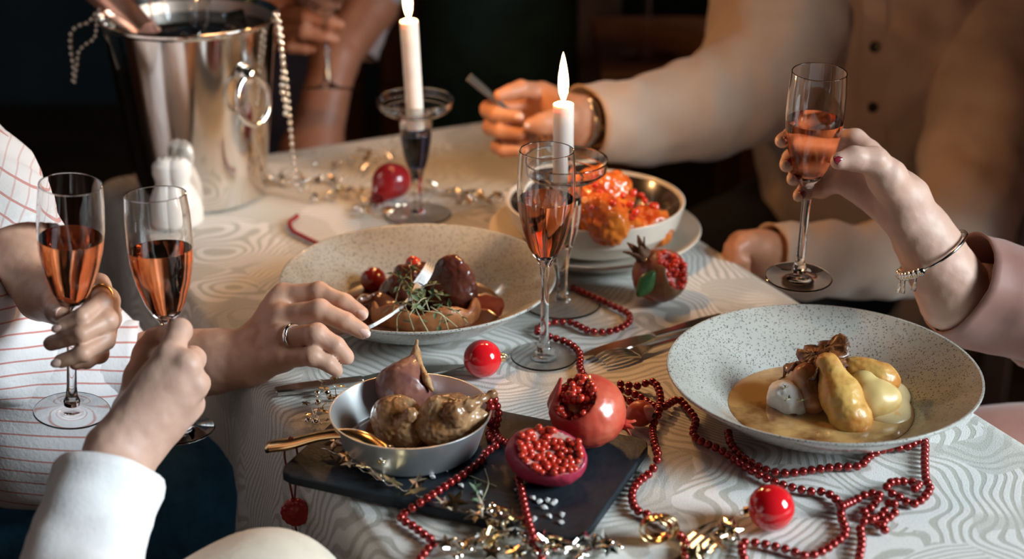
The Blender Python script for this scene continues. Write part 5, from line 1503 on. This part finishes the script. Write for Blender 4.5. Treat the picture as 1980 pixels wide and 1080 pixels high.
link('bangle', tube_mesh([mw @ p for p in bang], .0015, 8, False), M['silver'], br)
ch_me = ico_mesh(.0042, 2)
order = sorted(range(40), key=lambda i: (mw @ bang[i]).z)[:9]
cam_side = sorted([i for i in range(40) if depth(mw @ bang[i]) < depth(bc) + .012], key=lambda i: (mw @ bang[i]).x)[:8]
for i in cam_side:
    o = link('charm', ch_me, M['silver'], br); o.location = (mw @ bang[i]) - bc; o.scale = (1, 1, 1.1)
for k, i in enumerate(cam_side[::3]):
    p = mw @ bang[i]
    link('pendant', tube_mesh([p, p - Vector((0, 0, .008)), p - Vector((.001, .0, .016))], [.0012, .001, .0026], 8), M['silver'], br)

# ---------------------------------------------------------------- person behind the bucket
pD = thing('person', 'person in grey cloth behind the bucket holding a wine glass', 'person', (-0.40, 0.88, 0.0))
WD = U(478, 44, 2.06)
FD = [[U(530, -8, 2.03), U(590, 0, 2.005), U(632, 10, 2.0), U(650, 14, 2.0)],
      [U(530, 26, 2.02), U(592, 30, 1.985), U(640, 44, 1.985), U(657, 48, 1.986)],
      [U(528, 58, 2.02), U(588, 62, 1.985), U(630, 72, 1.985), U(648, 76, 1.988)],
      [U(524, 84, 2.03), U(562, 90, 2.0), U(590, 94, 1.998), U(602, 95, 2.0)]]
TD_ = [U(510, 0, 2.01), U(560, -40, 2.0), U(606, -40, 1.998), U(630, -26, 2.0)]
eD = U(330, 60, 2.18)
eD1 = U(602, 300, 2.12); eD2 = U(648, 112, 2.14)
Bd = blob_around([eD1, eD2], .06, .004); Bd.cap(eD1, eD2, .036, .028, .02); Bd.cap(eD2, U(590, -10, 2.2), .028, .03, .02); Bd.ell(eD1, (.04, .035, .035), None, .02)
HD = Vector((-.40, .88, 1.32)); shD1 = Vector((-.56, .88, 1.08)); shD2 = Vector((-.24, .88, 1.08))
bodyD = link('body', join(hand_mesh(WD, FD, TD_, eD, 1.0, .0026, wrist_r=.025), Bd.mesh(), upper_body(HD, (0, -1, 0), shD1, shD2, [(shD1, Vector((-.58, .80, .95)), eD), (shD2, U(720, 10, 2.2), eD2)])), M['skin_dark'], pD)
hair(pD, HD, (0, -1, 0), HAIR['dark'], True)
B = Blob((-.75, .60, .40), (-.05, 1.15, 1.18), .010)
B.cap((-.40, .92, .58), (-.40, .90, 1.0), .12, .13, .06); B.cap(shD1, shD2, .075, .075, .06)
link('dress', B.mesh(.008, 12), M['plum_cloth'], pD)
sleeve(pD, [shD2, U(745, -120, 2.22), U(715, 0, 2.2), U(690, 110, 2.19)], [.08, .06, .045, .025], M['grey_cloth'], .008, 26)
wine_glass(U(634, 174, 1.985), U(626, -60, 1.975), 'wine glass held by its stem behind the champagne bucket', .84)

# ---------------------------------------------------------------- person in dark teal at the far end
pG = thing('person', 'person in dark teal clothing seated beyond the far table edge', 'person', (-0.02, 0.86, 0.0))
HG = Vector((-.02, .86, 1.32)); shG1 = Vector((-.14, .86, 1.08)); shG2 = Vector((.10, .86, 1.08))
link('body', upper_body(HG, (0, -1, 0), shG1, shG2), M['skin_ruddy'], pG)
hair(pG, HG, (0, -1, 0), HAIR['dark'])
B = Blob((-.28, .42, 0), (.24, 1.1, 1.18), .012)
B.cap((-.02, .88, .56), (-.02, .88, 1.0), .115, .12, .06); B.cap(shG1, shG2, .075, .075, .06)
for sx in (-.10, .06):
    B.cap((sx, .88, .55), (sx, .62, .57), .08, .065, .04); B.cap((sx, .62, .57), (sx, .62, .06), .06, .05, .02)
link('clothing', B.mesh(.008, 12), M['teal_cloth'], pG)

# ---------------------------------------------------------------- side table with a wine glass
sg = T(1250, 108, TZ)
st = thing('side_table', 'brown wooden side table standing in the dark behind the diners', 'table', (sg.x + .05, sg.y + .06, 0))
link('table_top', box_mesh((-.12, -.15, TZ - .03), (.13, .17, TZ), .004), M['wood_dark'], st, world=False)
for sx in (-.09, .10):
    for sy in (-.12, .14):
        link('leg', box_mesh((sx - .015, sy - .015, 0), (sx + .015, sy + .015, TZ - .03)), M['wood_dark'], st, world=False)
wine_glass(sg, sg + Vector((0, 0, 1)), 'tall wine glass standing on the brown side table', 1.02)

# ---------------------------------------------------------------- chairs under the diners
def chair(loc, yaw, lab):
    t = thing('dining_chair', lab, 'chair', loc, 'dark wooden chairs', (0, 0, yaw))
    link('seat', box_mesh((-.20, -.20, .41), (.20, .20, .45), .01), M['wood_dark'], t, world=False)
    link('backrest', box_mesh((-.20, -.215, .60), (.20, -.19, .92), .01), M['wood_dark'], t, world=False)
    for sx in (-.18, .18):
        link('leg', box_mesh((sx - .018, .16, 0), (sx + .018, .196, .41)), M['wood_dark'], t, world=False)
        link('leg', box_mesh((sx - .018, -.215, 0), (sx + .018, -.18, .60)), M['wood_dark'], t, world=False)
chair((-.72, -.06, 0), math.radians(-90), 'dark wooden chair under the person in the striped shirt')
chair((-.80, -.98, 0), math.radians(-53), 'dark wooden chair under the person in white cuffs')
chair((tc0.x + .02, tc0.y + .14, 0), math.radians(155), 'dark wooden chair under the person in the buttoned shirt')
chair((.94, .06, 0), math.radians(90), 'dark wooden chair under the person in the rust blouse')
chair((-.02, .96, 0), math.radians(180), 'dark wooden chair under the person in dark teal')
chair((-.45, .98, 0), math.radians(180), 'dark wooden chair under the person behind the bucket')
